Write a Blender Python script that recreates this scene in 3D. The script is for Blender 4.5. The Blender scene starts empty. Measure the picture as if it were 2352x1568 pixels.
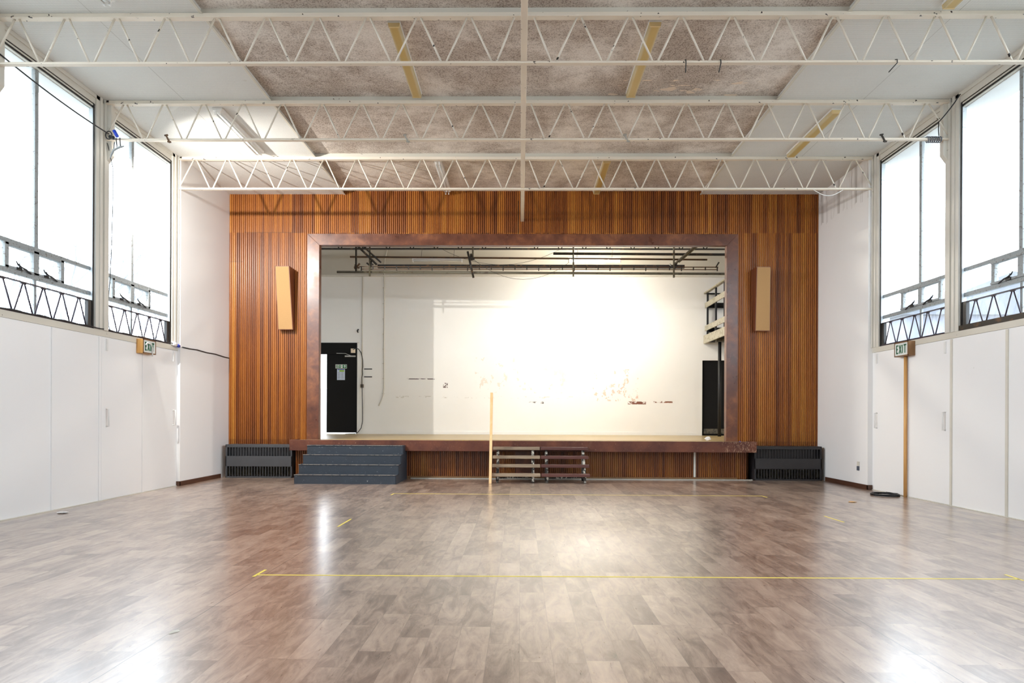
import bpy, math, random
from mathutils import Vector, Matrix
random.seed(7)
S = bpy.context.scene
COL = S.collection

# ------------------------------------------------------------------ camera
cam_d = bpy.data.cameras.new('camera')
cam_d.sensor_width = 36.0
cam_d.lens = 24.0
cam_d.shift_x = 0.0
cam_d.shift_y = (957.5 - 784.0) / 2352.0
cam_d.clip_start = 0.05
cam_d.clip_end = 300.0
cam = bpy.data.objects.new('camera', cam_d)
COL.objects.link(cam)
cam.matrix_world = (Matrix.Translation((0, 0, 1.3)) @ Matrix.Rotation(0.0123, 4, 'Z')
                    @ Matrix.Rotation(math.pi / 2, 4, 'X') @ Matrix.Rotation(0.0042, 4, 'Z'))
S.camera = cam

# ------------------------------------------------------------------ view
S.view_settings.view_transform = 'Standard'
S.view_settings.look = 'None'
S.view_settings.gamma = 1.0
S.view_settings.use_curve_mapping = False
S.view_settings.exposure = 1.2

# ------------------------------------------------------------------ sky
W = bpy.data.worlds.new('overcast_sky')
S.world = W
W.use_nodes = True
wn = W.node_tree.nodes
wl = W.node_tree.links
wn.clear()
w_out = wn.new('ShaderNodeOutputWorld')
w_bg = wn.new('ShaderNodeBackground')
w_tc = wn.new('ShaderNodeTexCoord')
w_sep = wn.new('ShaderNodeSeparateXYZ')
w_ramp = wn.new('ShaderNodeValToRGB')
w_ramp.color_ramp.elements[0].position = 0.0
w_ramp.color_ramp.elements[0].color = (0.90, 0.95, 1.0, 1)
w_ramp.color_ramp.elements[1].position = 1.0
w_ramp.color_ramp.elements[1].color = (0.84, 0.92, 1.0, 1)
wl.new(w_tc.outputs['Generated'], w_sep.inputs[0])
wl.new(w_sep.outputs['Z'], w_ramp.inputs[0])
wl.new(w_ramp.outputs[0], w_bg.inputs['Color'])
w_bg.inputs['Strength'].default_value = 4.6
wl.new(w_bg.outputs[0], w_out.inputs[0])

LAMP_STRENGTH = 300.0
WORK_LIGHT = 620.0

cy = S.cycles
cy.use_denoising = True
try:
    cy.denoiser = 'OPENIMAGEDENOISE'
    cy.denoising_input_passes = 'RGB_ALBEDO_NORMAL'
except Exception:
    pass
cy.max_bounces = 12
cy.diffuse_bounces = 7
cy.glossy_bounces = 4
cy.transmission_bounces = 6
cy.transparent_max_bounces = 12
cy.sample_clamp_indirect = 8.0
cy.caustics_reflective = False
cy.caustics_refractive = False


def portal(x0, x1, y0, y1, z0, z1, facing):
    """a light portal in a window opening: it only guides the sky's own light in"""
    d = bpy.data.lights.new('window_portal', 'AREA')
    d.shape = 'RECTANGLE'
    o = bpy.data.objects.new('window_portal', d)
    COL.objects.link(o)
    c = Vector(((x0 + x1) / 2, (y0 + y1) / 2, (z0 + z1) / 2))
    n = Vector(facing)
    o.location = c
    o.rotation_mode = 'QUATERNION'
    if abs(n.x) > 0.5:
        m = Matrix(((0, 0, -n.x), (1, 0, 0), (0, -n.x, 0))).to_3x3()
        m = Matrix((( 0, 0, -n.x), (n.x * -1, 0, 0), (0, 1, 0)))
        d.size = abs(y1 - y0)
        d.size_y = abs(z1 - z0)
    else:
        m = Matrix(((n.y * -1 * -1, 0, 0), (0, 0, -n.y), (0, 1, 0)))
        d.size = abs(x1 - x0)
        d.size_y = abs(z1 - z0)
    if m.determinant() < 0:
        m = Matrix([[-r[0], r[1], r[2]] for r in m])
    o.rotation_quaternion = m.to_quaternion()
    d.cycles.is_portal = True
    return o


# room measurements (metres)
XL, XR = -6.37, 6.45          # window walls, inner faces
GL, GR = -6.45, 6.53          # glass planes
PIER_L, PIER_R = -6.31, 6.36  # side walls next to the stage wall
YW = 14.70                    # face of the timber stage wall
YB = -3.3                     # wall behind the camera
ZS, ZC = 6.09, 6.16           # side ceiling, recessed centre ceiling
BAYX = 3.835                  # half width of the centre ceiling
TY = [8.10 + 2.24 * k for k in range(-5, 3)]   # truss positions
YS = 19.3                     # stage back wall
ZD = 0.803                    # stage deck
for k in range(7):
    a, b = TY[k] - 0.11, TY[k + 1] - 0.24
    portal(GL - 0.03, GL - 0.03, a, b, 2.6, 5.86, (1, 0, 0))
    portal(GR + 0.03, GR + 0.03, a, b, 2.6, 5.86, (-1, 0, 0))
portal(-6.42, -5.50, YS + 0.2, YS + 0.2, 0.81, 3.05, (0, -1, 0))


# ------------------------------------------------------------------ materials
def lin(r, g, b):
    f = lambda c: (c / 255 / 12.92) if c <= 10.3 else ((c / 255 + 0.055) / 1.055) ** 2.4
    return (f(r), f(g), f(b), 1.0)


class NT:
    """small node helper"""
    def __init__(s, name):
        s.m = bpy.data.materials.new(name)
        s.m.use_nodes = True
        s.t = s.m.node_tree
        s.t.nodes.clear()
        s.out = s.t.nodes.new('ShaderNodeOutputMaterial')
        s.b = s.t.nodes.new('ShaderNodeBsdfPrincipled')
        s.t.links.new(s.b.outputs[0], s.out.inputs[0])
        s.tc = s.t.nodes.new('ShaderNodeTexCoord')
        s.P = s.tc.outputs['Object']

    def n(s, k, **kw):
        x = s.t.nodes.new(k)
        for a, v in kw.items():
            setattr(x, a, v)
        return x

    def put(s, sock, v):
        if isinstance(v, bpy.types.NodeSocket):
            s.t.links.new(v, sock)
        elif v is not None:
            sock.default_value = v

    def math(s, op, a, b=None, c=None):
        x = s.n('ShaderNodeMath', operation=op)
        s.put(x.inputs[0], a)
        s.put(x.inputs[1], b)
        s.put(x.inputs[2], c)
        return x.outputs[0]

    def vmul(s, v, sc):
        x = s.n('ShaderNodeVectorMath', operation='MULTIPLY')
        s.put(x.inputs[0], v)
        x.inputs[1].default_value = sc
        return x.outputs[0]

    def vadd(s, v, w):
        x = s.n('ShaderNodeVectorMath', operation='ADD')
        s.put(x.inputs[0], v)
        s.put(x.inputs[1], w)
        return x.outputs[0]

    def noise(s, scale, detail=3.0, rough=0.5, vec=None, stretch=None, dist=0.0):
        x = s.n('ShaderNodeTexNoise')
        v = vec or s.P
        if stretch:
            v = s.vmul(v, stretch)
        s.put(x.inputs['Vector'], v)
        x.inputs['Scale'].default_value = scale
        x.inputs['Detail'].default_value = detail
        x.inputs['Roughness'].default_value = rough
        x.inputs['Distortion'].default_value = dist
        return x.outputs['Fac']

    def ramp(s, f, stops):
        x = s.n('ShaderNodeValToRGB')
        cr = x.color_ramp
        while len(cr.elements) < len(stops):
            cr.elements.new(0.5)
        for e, (p, c) in zip(cr.elements, stops):
            e.position = p
            e.color = c if len(c) == 4 else (*c, 1)
        s.put(x.inputs[0], f)
        return x.outputs[0]

    def step(s, f, lo, hi):
        x = s.n('ShaderNodeMapRange')
        x.interpolation_type = 'SMOOTHSTEP'
        s.put(x.inputs[0], f)
        x.inputs[1].default_value = lo
        x.inputs[2].default_value = hi
        return x.outputs[0]

    def mix(s, f, a, b, mode='MIX'):
        x = s.n('ShaderNodeMix', data_type='RGBA', blend_type=mode)
        s.put(x.inputs['Factor'], f)
        s.put(x.inputs[6], a)
        s.put(x.inputs[7], b)
        return x.outputs[2]

    def sep(s, v=None):
        x = s.n('ShaderNodeSeparateXYZ')
        s.put(x.inputs[0], v or s.P)
        return x.outputs

    def comb(s, a, b, c):
        x = s.n('ShaderNodeCombineXYZ')
        s.put(x.inputs[0], a)
        s.put(x.inputs[1], b)
        s.put(x.inputs[2], c)
        return x.outputs[0]

    def white(s, v):
        x = s.n('ShaderNodeTexWhiteNoise')
        s.put(x.inputs['Vector'], v)
        return x.outputs['Value']

    def bump(s, h, strength=0.3, dist=0.01):
        x = s.n('ShaderNodeBump')
        x.inputs['Strength'].default_value = strength
        x.inputs['Distance'].default_value = dist
        s.put(x.inputs['Height'], h)
        s.put(s.b.inputs['Normal'], x.outputs[0])

    def fin(s, col, rough=0.6, metal=0.0, spec=0.5):
        s.put(s.b.inputs['Base Color'], col)
        s.put(s.b.inputs['Roughness'], rough)
        s.put(s.b.inputs['Metallic'], metal)
        s.put(s.b.inputs['Specular IOR Level'], spec)
        return s.m


def worn(name, col, chip, rough=0.55, scale=18.0, lo=0.66, hi=0.70, var=0.12, spec=0.4):
    """painted surface: slight tone variation, chips showing `chip`"""
    s = NT(name)
    big = s.noise(1.7, 3)
    dark = tuple(c * (1 - var * 1.6) for c in col[:3]) + (1,)
    base = s.mix(big, dark, col)
    ch = s.step(s.noise(scale, 4, 0.65), lo, hi)
    c = s.mix(ch, base, chip)
    s.bump(s.noise(60, 2), 0.08, 0.002)
    return s.fin(c, rough, 0, spec)


def wall_paint(name, col, var=0.05, dirt=0.25, bumpy=0.25):
    s = NT(name)
    big = s.noise(0.9, 4)
    base = s.mix(big, tuple(c * (1 - var) for c in col[:3]) + (1,), col)
    sp = s.step(s.noise(14, 4, 0.7), 0.73, 0.78)
    base = s.mix(s.math('MULTIPLY', sp, dirt), base, lin(150, 140, 130))
    s.bump(s.noise(45, 5, 0.6), bumpy, 0.004)
    return s.fin(base, 0.65, 0, 0.3)


def plain(name, col, rough=0.5, metal=0.0, spec=0.5, var=0.08, scale=9):
    s = NT(name)
    c = s.mix(s.noise(scale, 3), tuple(c * (1 - 2 * var) for c in col[:3]) + (1,), col)
    return s.fin(c, rough, metal, spec)


M = {}
M['wall_white'] = wall_paint('white_wall_paint', lin(240, 240, 240), 0.03, 0.35)
def drips():
    s = NT('dripped_white_wall_paint')
    o = s.sep()
    c = s.mix(s.noise(0.9, 4), lin(232, 232, 232), lin(240, 240, 240))
    up = s.math('GREATER_THAN', s.math('ADD', o['Z'], s.math('MULTIPLY', s.noise(3, 3, 0.6, stretch=(1, 1, 0.1)), 0.5)), 5.62)
    st_ = s.step(s.noise(9, 4, 0.6, stretch=(1, 1, 0.04)), 0.48, 0.62)
    c = s.mix(s.math('MULTIPLY', s.math('MULTIPLY', up, st_), 0.5), c, lin(150, 144, 138))
    sp = s.step(s.noise(11, 4, 0.7), 0.74, 0.77)
    c = s.mix(s.math('MULTIPLY', sp, 0.3), c, lin(170, 150, 140))
    s.bump(s.noise(45, 5, 0.6), 0.25, 0.004)
    return s.fin(c, 0.65, 0, 0.3)


M['wall_drips'] = drips()
M['panel_white'] = wall_paint('white_panel_paint', lin(241, 241, 241), 0.03, 0.45, 0.15)
M['cream'] = worn('cream_gloss_paint', lin(214, 210, 198), lin(90, 75, 62), 0.45, 16, 0.70, 0.72, 0.08)
M['post'] = worn('off_white_post_paint', lin(214, 211, 202), lin(150, 142, 130), 0.5, 20, 0.70, 0.73, 0.06)
M['truss'] = worn('cream_truss_paint', lin(232, 222, 206), lin(40, 32, 30), 0.45, 11, 0.665, 0.675, 0.10)
M['truss_rod'] = worn('cream_rod_paint', lin(228, 220, 206), lin(38, 30, 28), 0.45, 8, 0.655, 0.665, 0.10)
M['frame_gray'] = worn('flaking_grey_window_paint', lin(160, 166, 168), lin(112, 106, 98), 0.7, 30, 0.56, 0.66, 0.15)
M['jamb_board'] = worn('pale_jamb_board', lin(216, 224, 230), lin(150, 160, 165), 0.7, 20, 0.62, 0.68, 0.05)
M['black'] = plain('black_paint', lin(22, 21, 22), 0.5)
M['black_matt'] = plain('matt_black_paint', lin(13, 12, 12), 0.75, 0, 0.25)
M['lattice'] = plain('dark_lattice_steel', lin(42, 30, 44), 0.5)
M['dark_steel'] = worn('dark_rusty_steel', lin(48, 42, 34), lin(92, 66, 40), 0.55, 9, 0.55, 0.66, 0.2)
M['pipe'] = worn('grey_green_scaffold_pipe', lin(104, 98, 80), lin(70, 58, 44), 0.45, 9, 0.55, 0.66, 0.2)
M['rust_pipe'] = worn('brown_rusty_pipe', lin(98, 68, 38), lin(60, 42, 26), 0.55, 9, 0.55, 0.66, 0.2)
M['galv'] = plain('galvanised_steel', lin(178, 176, 168), 0.4, 0.4)
M['white_plastic'] = plain('white_plastic', lin(238, 238, 236), 0.4)
M['cable'] = plain('black_cable_rubber', lin(26, 28, 32), 0.55)
M['cable_gray'] = plain('grey_cable', lin(90, 96, 108), 0.5)
M['blue'] = plain('blue_connector_plastic', lin(26, 70, 205), 0.4)
M['steel_bright'] = plain('bright_zinc', lin(205, 205, 205), 0.3, 0.7)
M['tape'] = plain('yellow_floor_tape', lin(238, 216, 92), 0.5)
M['timber'] = None
M['conduit'] = plain('painted_conduit', lin(222, 218, 206), 0.5)
M['sign_face'] = plain('sign_white_acrylic', lin(226, 232, 230), 0.4)
M['sign_green'] = plain('sign_green_ink', lin(38, 110, 78), 0.5)
M['fire_green'] = plain('fire_sign_green', lin(0, 120, 62), 0.5)
M['paper'] = plain('notice_paper', lin(196, 206, 222), 0.6)
M['ink_blue'] = plain('notice_blue_ink', lin(58, 92, 168), 0.6)
M['ink_lime'] = plain('notice_lime_ink', lin(140, 186, 30), 0.6)
M['ink_gray'] = plain('notice_grey_ink', lin(120, 128, 145), 0.6)
M['beige_cover'] = plain('cream_junction_plastic', lin(240, 222, 196), 0.5)
M['jbrown'] = plain('brown_bakelite', lin(94, 82, 66), 0.5)
M['tissue'] = plain('white_tissue', lin(245, 245, 245), 0.8)
M['conc'] = plain('dark_paving', lin(120, 122, 118), 0.9)
M['grass'] = plain('winter_grass', lin(92, 104, 66), 0.95)
M['bark'] = plain('grey_tree_bark', lin(134, 140, 152), 0.9)
M['house_wall'] = plain('pale_brick', lin(128, 100, 98), 0.9)
M['house_clad'] = plain('grey_cladding', lin(92, 98, 112), 0.8)
M['house_roof'] = plain('roof_slate', lin(70, 76, 86), 0.8)
M['hedge'] = plain('hedge_green', lin(56, 76, 46), 0.9)
M['rubber'] = plain('black_rubber', lin(24, 22, 20), 0.7)


def wood(name, light, dark, grain_axis='z', rough=0.4, scale=1.0, spec=0.5):
    s = NT(name)
    st = {'x': (0.08, 1, 1), 'y': (1, 0.08, 1), 'z': (1, 1, 0.08)}[grain_axis]
    g = s.noise(26 * scale, 5, 0.6, stretch=st, dist=0.4)
    b = s.noise(2.2 * scale, 3, stretch=st)
    f = s.math('ADD', s.math('MULTIPLY', g, 0.6), s.math('MULTIPLY', b, 0.6))
    c = s.ramp(f, [(0.35, dark), (0.8, light)])
    s.bump(g, 0.12, 0.002)
    return s.fin(c, rough, 0, spec)


M['timber'] = wood('pale_pine', lin(240, 206, 156), lin(214, 166, 108), 'z', 0.6)
M['pole'] = wood('orange_pine_pole', lin(226, 178, 112), lin(192, 134, 70), 'z', 0.55)
M['skirt'] = wood('brown_skirting', lin(96, 62, 44), lin(52, 32, 24), 'y', 0.4)
M['speaker_wood'] = wood('speaker_cabinet_wood', lin(120, 68, 40), lin(84, 44, 26), 'z', 0.45)
M['sign_wood'] = wood('sign_box_wood', lin(196, 150, 84), lin(150, 104, 52), 'z', 0.5)
M['sign_wood_dark'] = wood('sign_box_dark_wood', lin(136, 98, 58), lin(92, 62, 36), 'z', 0.5)


def mahogany():
    s = NT('mahogany_boards')
    g = s.noise(18, 5, 0.6, stretch=(0.35, 1, 0.35), dist=0.6)
    b = s.noise(2.3, 4, 0.6)
    f = s.math('ADD', s.math('MULTIPLY', g, 0.45), s.math('MULTIPLY', b, 0.7))
    c = s.ramp(f, [(0.38, lin(70, 38, 28)), (0.58, lin(98, 56, 38)), (0.74, lin(130, 80, 48))])
    s.bump(g, 0.05, 0.002)
    return s.fin(c, s.ramp(b, [(0.3, (0.26,) * 3), (0.7, (0.42,) * 3)]), 0, 0.5)


M['mahogany'] = mahogany()


def apron():
    s = NT('scuffed_stage_edge')
    b = s.noise(2.5, 4, 0.6)
    c = s.ramp(b, [(0.35, lin(78, 40, 30)), (0.7, lin(112, 64, 44))])
    o = s.sep()
    # more bare scuffs towards the right-hand end of the board
    right = s.step(o['X'], 3.9, 4.5)
    th = s.noise(30, 6, 0.8, stretch=(1.6, 1, 0.6))
    sc = s.step(s.math('ADD', th, s.math('MULTIPLY', right, 0.09)), 0.62, 0.68)
    c = s.mix(s.math('MULTIPLY', sc, 0.6), c, lin(196, 160, 130))
    return s.fin(c, 0.5, 0, 0.4)


M['apron'] = apron()


def stair_paint():
    s = NT('blue_black_step_paint')
    b = s.noise(3, 4)
    c = s.mix(b, lin(34, 41, 50), lin(48, 57, 68))
    sc = s.step(s.noise(22, 6, 0.8), 0.63, 0.66)
    c = s.mix(s.math('MULTIPLY', sc, 0.75), c, lin(190, 196, 192))
    return s.fin(c, 0.5, 0, 0.5)


M['stair'] = stair_paint()
M['stair_edge'] = worn('worn_step_nosing', lin(160, 150, 138), lin(60, 66, 74), 0.6, 20, 0.5, 0.6)


def reeded(name, mul=1.0):
    """reeded mahogany cladding: tone changes board by board and along the grain"""
    s = NT(name)
    o = s.sep()
    bid = s.math('FLOOR', s.math('DIVIDE', o['X'], 0.0854))
    bid3 = s.math('FLOOR', s.math('DIVIDE', s.math('ADD', o['X'], 0.03), 0.342))
    zs = s.math('GREATER_THAN', o['Z'], 5.26)
    outer = s.math('LESS_THAN', o['X'], -6.0)
    zo = s.math('MULTIPLY', s.math('GREATER_THAN', o['Z'], 4.63), outer)
    r1 = s.white(s.comb(bid, s.math('ADD', zs, zo), 3.0))
    r3 = s.white(s.comb(bid3, zs, 9.0))
    g = s.noise(22, 5, 0.65, stretch=(1.6, 1, 0.05), dist=0.3)
    g2 = s.noise(1.1, 3, 0.5, stretch=(1, 1, 0.5))
    f = s.math('ADD', s.math('MULTIPLY', r1, 0.26), s.math('MULTIPLY', r3, 0.16))
    r0 = s.white(s.comb(s.math('FLOOR', s.math('DIVIDE', o['X'], 0.0427)), zs, 4.0))
    f = s.math('ADD', f, s.math('MULTIPLY', r0, 0.16))
    f = s.math('ADD', f, s.math('MULTIPLY', g, 0.40))
    f = s.math('ADD', f, s.math('MULTIPLY', g2, 0.24))
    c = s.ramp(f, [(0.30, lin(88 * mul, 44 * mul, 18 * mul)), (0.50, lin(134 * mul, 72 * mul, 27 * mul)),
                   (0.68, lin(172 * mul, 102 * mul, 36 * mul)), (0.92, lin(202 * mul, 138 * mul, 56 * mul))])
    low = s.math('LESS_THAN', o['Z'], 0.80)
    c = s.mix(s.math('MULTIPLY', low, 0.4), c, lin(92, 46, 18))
    # hairline joints where boards butt
    j1 = s.math('LESS_THAN', s.math('ABSOLUTE', s.math('SUBTRACT', o['Z'], 5.265)), 0.006)
    j1 = s.math('MULTIPLY', j1, s.math('LESS_THAN', s.math('ABSOLUTE', s.math('ADD', o['X'], 5.36)), 0.62))
    j2 = s.math('LESS_THAN', s.math('ABSOLUTE', s.math('SUBTRACT', o['Z'], 4.632)), 0.005)
    j2 = s.math('MULTIPLY', j2, outer)
    c = s.mix(s.math('MULTIPLY', s.math('MAXIMUM', j1, j2), 0.6), c, lin(70, 36, 16))
    s.bump(g, 0.06, 0.002)
    return s.fin(c, 0.36, 0, 0.45)


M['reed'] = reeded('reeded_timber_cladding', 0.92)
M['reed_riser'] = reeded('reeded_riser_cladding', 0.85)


def floor_vinyl():
    s = NT('wood_effect_vinyl')
    o = s.sep()
    PW, PL = 0.178, 0.72
    row = s.math('FLOOR', s.math('DIVIDE', o['X'], PW))
    off = s.math('MULTIPLY', s.white(s.comb(row, 1.3, 0.0)), PL)
    yy = s.math('DIVIDE', s.math('ADD', o['Y'], off), PL)
    idx = s.math('FLOOR', yy)
    rnd = s.white(s.comb(row, idx, 5.0))
    # three-tone printed planks
    shift = s.comb(s.math('MULTIPLY', rnd, 37.0), s.math('MULTIPLY', rnd, 11.0), 0.0)
    v = s.vadd(s.P, shift)
    grain = s.noise(10, 8, 0.70, vec=v, stretch=(1, 0.25, 1), dist=1.0)
    fine = s.noise(80, 4, 0.7, vec=v, stretch=(1, 0.10, 1), dist=0.5)
    blot = s.noise(4.5, 4, 0.6, vec=v, stretch=(1, 0.5, 1))
    f = s.math('ADD', s.math('MULTIPLY', rnd, 0.15), s.math('MULTIPLY', grain, 0.62))
    f = s.math('ADD', f, s.math('MULTIPLY', blot, 0.30))
    f = s.math('ADD', f, s.math('MULTIPLY', fine, 0.13))
    f = s.math('SUBTRACT', f, 0.03)
    c = s.ramp(f, [(0.36, lin(86, 69, 60)), (0.49, lin(128, 106, 93)), (0.60, lin(166, 142, 125)),
                   (0.78, lin(198, 174, 154))])
    # plank joints
    fx = s.math('FRACT', s.math('DIVIDE', o['X'], PW))
    fy = s.math('FRACT', yy)
    ex = s.math('LESS_THAN', s.math('MINIMUM', fx, s.math('SUBTRACT', 1.0, fx)), 0.010)
    ey = s.math('LESS_THAN', s.math('MINIMUM', fy, s.math('SUBTRACT', 1.0, fy)), 0.003)
    e = s.math('MAXIMUM', ex, ey)
    c = s.mix(s.math('MULTIPLY', e, 0.35), c, lin(70, 56, 50))
    # welded seams between the vinyl rolls
    sw = s.math('MULTIPLY', s.math('SUBTRACT', s.noise(3, 2), 0.5), 0.02)
    for xs in (-2.09, 2.19):
        d = s.math('ABSOLUTE', s.math('SUBTRACT', s.math('ADD', o['X'], sw), xs))
        c = s.mix(s.math('MULTIPLY', s.math('LESS_THAN', d, 0.0035), 0.8), c, lin(52, 44, 40))
    # trodden dust makes it a little greyer in patches
    c = s.mix(s.math('MULTIPLY', s.noise(0.7, 3), 0.12), c, lin(150, 142, 136))
    ripple = s.noise(2.6, 2, 0.4, stretch=(0.5, 1.5, 1))
    h = s.math('ADD', s.math('MULTIPLY', grain, 0.12), s.math('MULTIPLY', fine, 0.06))
    b1 = s.n('ShaderNodeBump')
    b1.inputs['Strength'].default_value = 0.35
    b1.inputs['Distance'].default_value = 0.003
    s.put(b1.inputs['Height'], h)
    b2 = s.n('ShaderNodeBump')
    b2.inputs['Strength'].default_value = 0.25
    b2.inputs['Distance'].default_value = 0.008
    s.put(b2.inputs['Height'], ripple)
    s.t.links.new(b1.outputs[0], b2.inputs['Normal'])
    s.put(s.b.inputs['Normal'], b2.outputs[0])
    r = s.ramp(fine, [(0.3, (0.27,) * 3), (0.7, (0.35,) * 3)])
    s.b.inputs['Coat Weight'].default_value = 0.85
    s.b.inputs['Coat Roughness'].default_value = 0.22
    return s.fin(c, r, 0, 0.8)


M['floor'] = floor_vinyl()


def ceiling_dirty():
    s = NT('sooty_textured_ceiling')
    big = s.noise(0.75, 4, 0.6, stretch=(1.2, 0.8, 1), dist=0.4)
    mid = s.noise(3.4, 5, 0.7, stretch=(0.8, 1.2, 1))
    sp = s.noise(52, 3, 0.7)
    f = s.math('ADD', s.math('MULTIPLY', big, 0.9), s.math('MULTIPLY', mid, 0.45))
    f = s.step(f, 0.50, 0.85)
    c = s.mix(f, lin(234, 228, 221), lin(190, 178, 167))
    spk = s.step(sp, 0.47, 0.62)
    c = s.mix(s.math('MULTIPLY', spk, s.math('ADD', 0.22, s.math('MULTIPLY', f, 0.55))), c, lin(116, 100, 90))
    # bare flaked patches beside the second beam
    o = s.sep()
    near = s.math('LESS_THAN', s.math('ABSOLUTE', s.math('SUBTRACT', o['Y'], 10.15)), 0.30)
    nx = s.math('LESS_THAN', s.math('ABSOLUTE', s.math('SUBTRACT', o['X'], 2.4)), 1.1)
    fl = s.math('MULTIPLY', s.math('MULTIPLY', near, nx), s.step(s.noise(3.6, 4, 0.6, stretch=(0.7, 1.6, 1)), 0.60, 0.62))
    c = s.mix(fl, c, lin(226, 210, 192))
    s.bump(sp, 0.4, 0.006)
    return s.fin(c, 0.85, 0, 0.2)


M['ceil_dirty'] = ceiling_dirty()


def ceiling_perf():
    s = NT('perforated_ceiling_tile')
    o = s.sep()
    P = 0.0175
    fx = s.math('SUBTRACT', s.math('FRACT', s.math('DIVIDE', o['X'], P)), 0.5)
    fy = s.math('SUBTRACT', s.math('FRACT', s.math('DIVIDE', o['Y'], P)), 0.5)
    d = s.math('ADD', s.math('MULTIPLY', fx, fx), s.math('MULTIPLY', fy, fy))
    hole = s.math('LESS_THAN', d, 0.045)
    big = s.noise(1.1, 4, 0.6)
    c = s.mix(big, lin(212, 212, 208), lin(230, 230, 227))
    gx = s.math('LESS_THAN', s.math('ABSOLUTE', s.math('SUBTRACT', s.math('ABSOLUTE', o['X']), 5.13)), 0.006)
    c = s.mix(s.math('MULTIPLY', gx, 0.4), c, lin(150, 146, 140))
    c = s.mix(s.math('MULTIPLY', hole, 0.75), c, lin(96, 92, 86))
    st = s.step(s.noise(5, 4, 0.7), 0.66, 0.78)
    c = s.mix(s.math('MULTIPLY', st, 0.3), c, lin(170, 158, 140))
    return s.fin(c, 0.8, 0, 0.2)


M['ceil_perf'] = ceiling_perf()


def stage_wall():
    """white painted back wall with rows of old fixings and flaked patches"""
    s = NT('marked_white_stage_wall')
    o = s.sep()
    big = s.noise(1.0, 4)
    c = s.mix(big, lin(229, 227, 221), lin(238, 237, 233))

    def band(zc, zh, x0, x1, thr, col, amt, sc=9.0, st=(1, 1, 4)):
        nonlocal c
        a = s.math('LESS_THAN', s.math('ABSOLUTE', s.math('SUBTRACT', o['Z'], zc)), zh)
        b = s.math('LESS_THAN', s.math('ABSOLUTE', s.math('SUBTRACT', o['X'], (x0 + x1) / 2)), (x1 - x0) / 2)
        nn = s.step(s.noise(sc, 4, 0.7, stretch=st), thr, thr + 0.03)
        f = s.math('MULTIPLY', s.math('MULTIPLY', a, b), s.math('MULTIPLY', nn, amt))
        c = s.mix(f, c, col)

    band(2.368, 0.013, -3.22, -2.43, 0.42, lin(64, 46, 46), 0.9, 6)
    band(2.190, 0.07, -2.19, -2.06, 0.47, lin(84, 50, 44), 0.9, 12, (1.5, 1, 0.8))
    band(1.858, 0.03, -3.54, 3.11, 0.56, lin(176, 168, 150), 0.5, 5, (1, 1, 3))
    band(1.707, 0.03, 0.24, 0.66, 0.52, lin(70, 60, 62), 0.9, 7, (1, 1, 2))
    band(1.713, 0.04, 3.03, 3.54, 0.44, lin(112, 54, 28), 0.95, 12, (1, 1, 1.5))
    band(1.740, 0.022, 3.75, 4.29, 0.44, lin(122, 62, 24), 0.95, 8, (1, 1, 2))
    band(2.211, 0.45, 2.04, 3.32, 0.57, lin(190, 150, 112), 0.55, 5, (1, 1, 0.7))
    band(2.479, 0.5, -1.29, 1.93, 0.58, lin(206, 190, 166), 0.5, 4, (1, 1, 0.7))
    band(1.997, 0.16, 2.47, 3.32, 0.57, lin(196, 120, 80), 0.5, 9, (1, 1, 1))
    s.bump(s.noise(20, 5, 0.6), 0.15, 0.004)
    return s.fin(c, 0.6, 0, 0.3)


M['stage_wall'] = stage_wall()
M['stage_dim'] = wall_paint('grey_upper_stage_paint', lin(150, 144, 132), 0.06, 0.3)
M['stage_upper'] = wall_paint('grey_upper_wall', lin(196, 190, 176), 0.06, 0.3)  # greyer, darker tone for the back wall above the ledge


def deck():
    s = NT('stage_deck_boards')
    o = s.sep()
    bid = s.math('FLOOR', s.math('DIVIDE', o['Y'], 0.1))
    r = s.white(s.comb(bid, 2.0, 0.0))
    g = s.noise(14, 4, 0.6, stretch=(0.1, 1, 1))
    f = s.math('ADD', s.math('MULTIPLY', r, 0.4), s.math('MULTIPLY', g, 0.6))
    return s.fin(s.ramp(f, [(0.2, lin(146, 122, 78)), (0.8, lin(196, 172, 124))]), 0.33, 0, 0.5)


M['deck'] = deck()


def glass():
    """old dusty single glazing: mostly clear, a little scatter"""
    s = NT('dusty_window_glass')
    s.t.nodes.remove(s.b)
    tr = s.n('ShaderNodeBsdfTransparent')
    tl = s.n('ShaderNodeBsdfTranslucent')
    gl = s.n('ShaderNodeBsdfGlossy')
    gl.inputs['Roughness'].default_value = 0.08
    tr.inputs[0].default_value = (0.96, 0.985, 1.0, 1)
    tl.inputs[0].default_value = (0.95, 0.97, 1.0, 1)
    m1 = s.n('ShaderNodeMixShader')
    m2 = s.n('ShaderNodeMixShader')
    dust = s.ramp(s.noise(1.6, 4, 0.6), [(0.3, (0.02,) * 3), (0.75, (0.07,) * 3)])
    s.put(m1.inputs[0], dust)
    s.t.links.new(tr.outputs[0], m1.inputs[1])
    s.t.links.new(tl.outputs[0], m1.inputs[2])
    m2.inputs[0].default_value = 0.04
    s.t.links.new(m1.outputs[0], m2.inputs[1])
    s.t.links.new(gl.outputs[0], m2.inputs[2])
    s.t.links.new(m2.outputs[0], s.out.inputs[0])
    return s.m


M['glass'] = glass()


def emitter(name, col, strength):
    s = NT(name)
    s.b.inputs['Base Color'].default_value = col
    s.b.inputs['Emission Color'].default_value = col
    s.b.inputs['Emission Strength'].default_value = strength
    return s.m


M['lit_tube'] = emitter('glowing_warm_tube', (1.0, 0.935, 0.82, 1), LAMP_STRENGTH)
M['bulb'] = emitter('glowing_bulb', (1.0, 0.96, 0.9, 1), 30.0)
M['tube'] = plain('unlit_fluorescent_tube', lin(226, 228, 226), 0.25)


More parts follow.
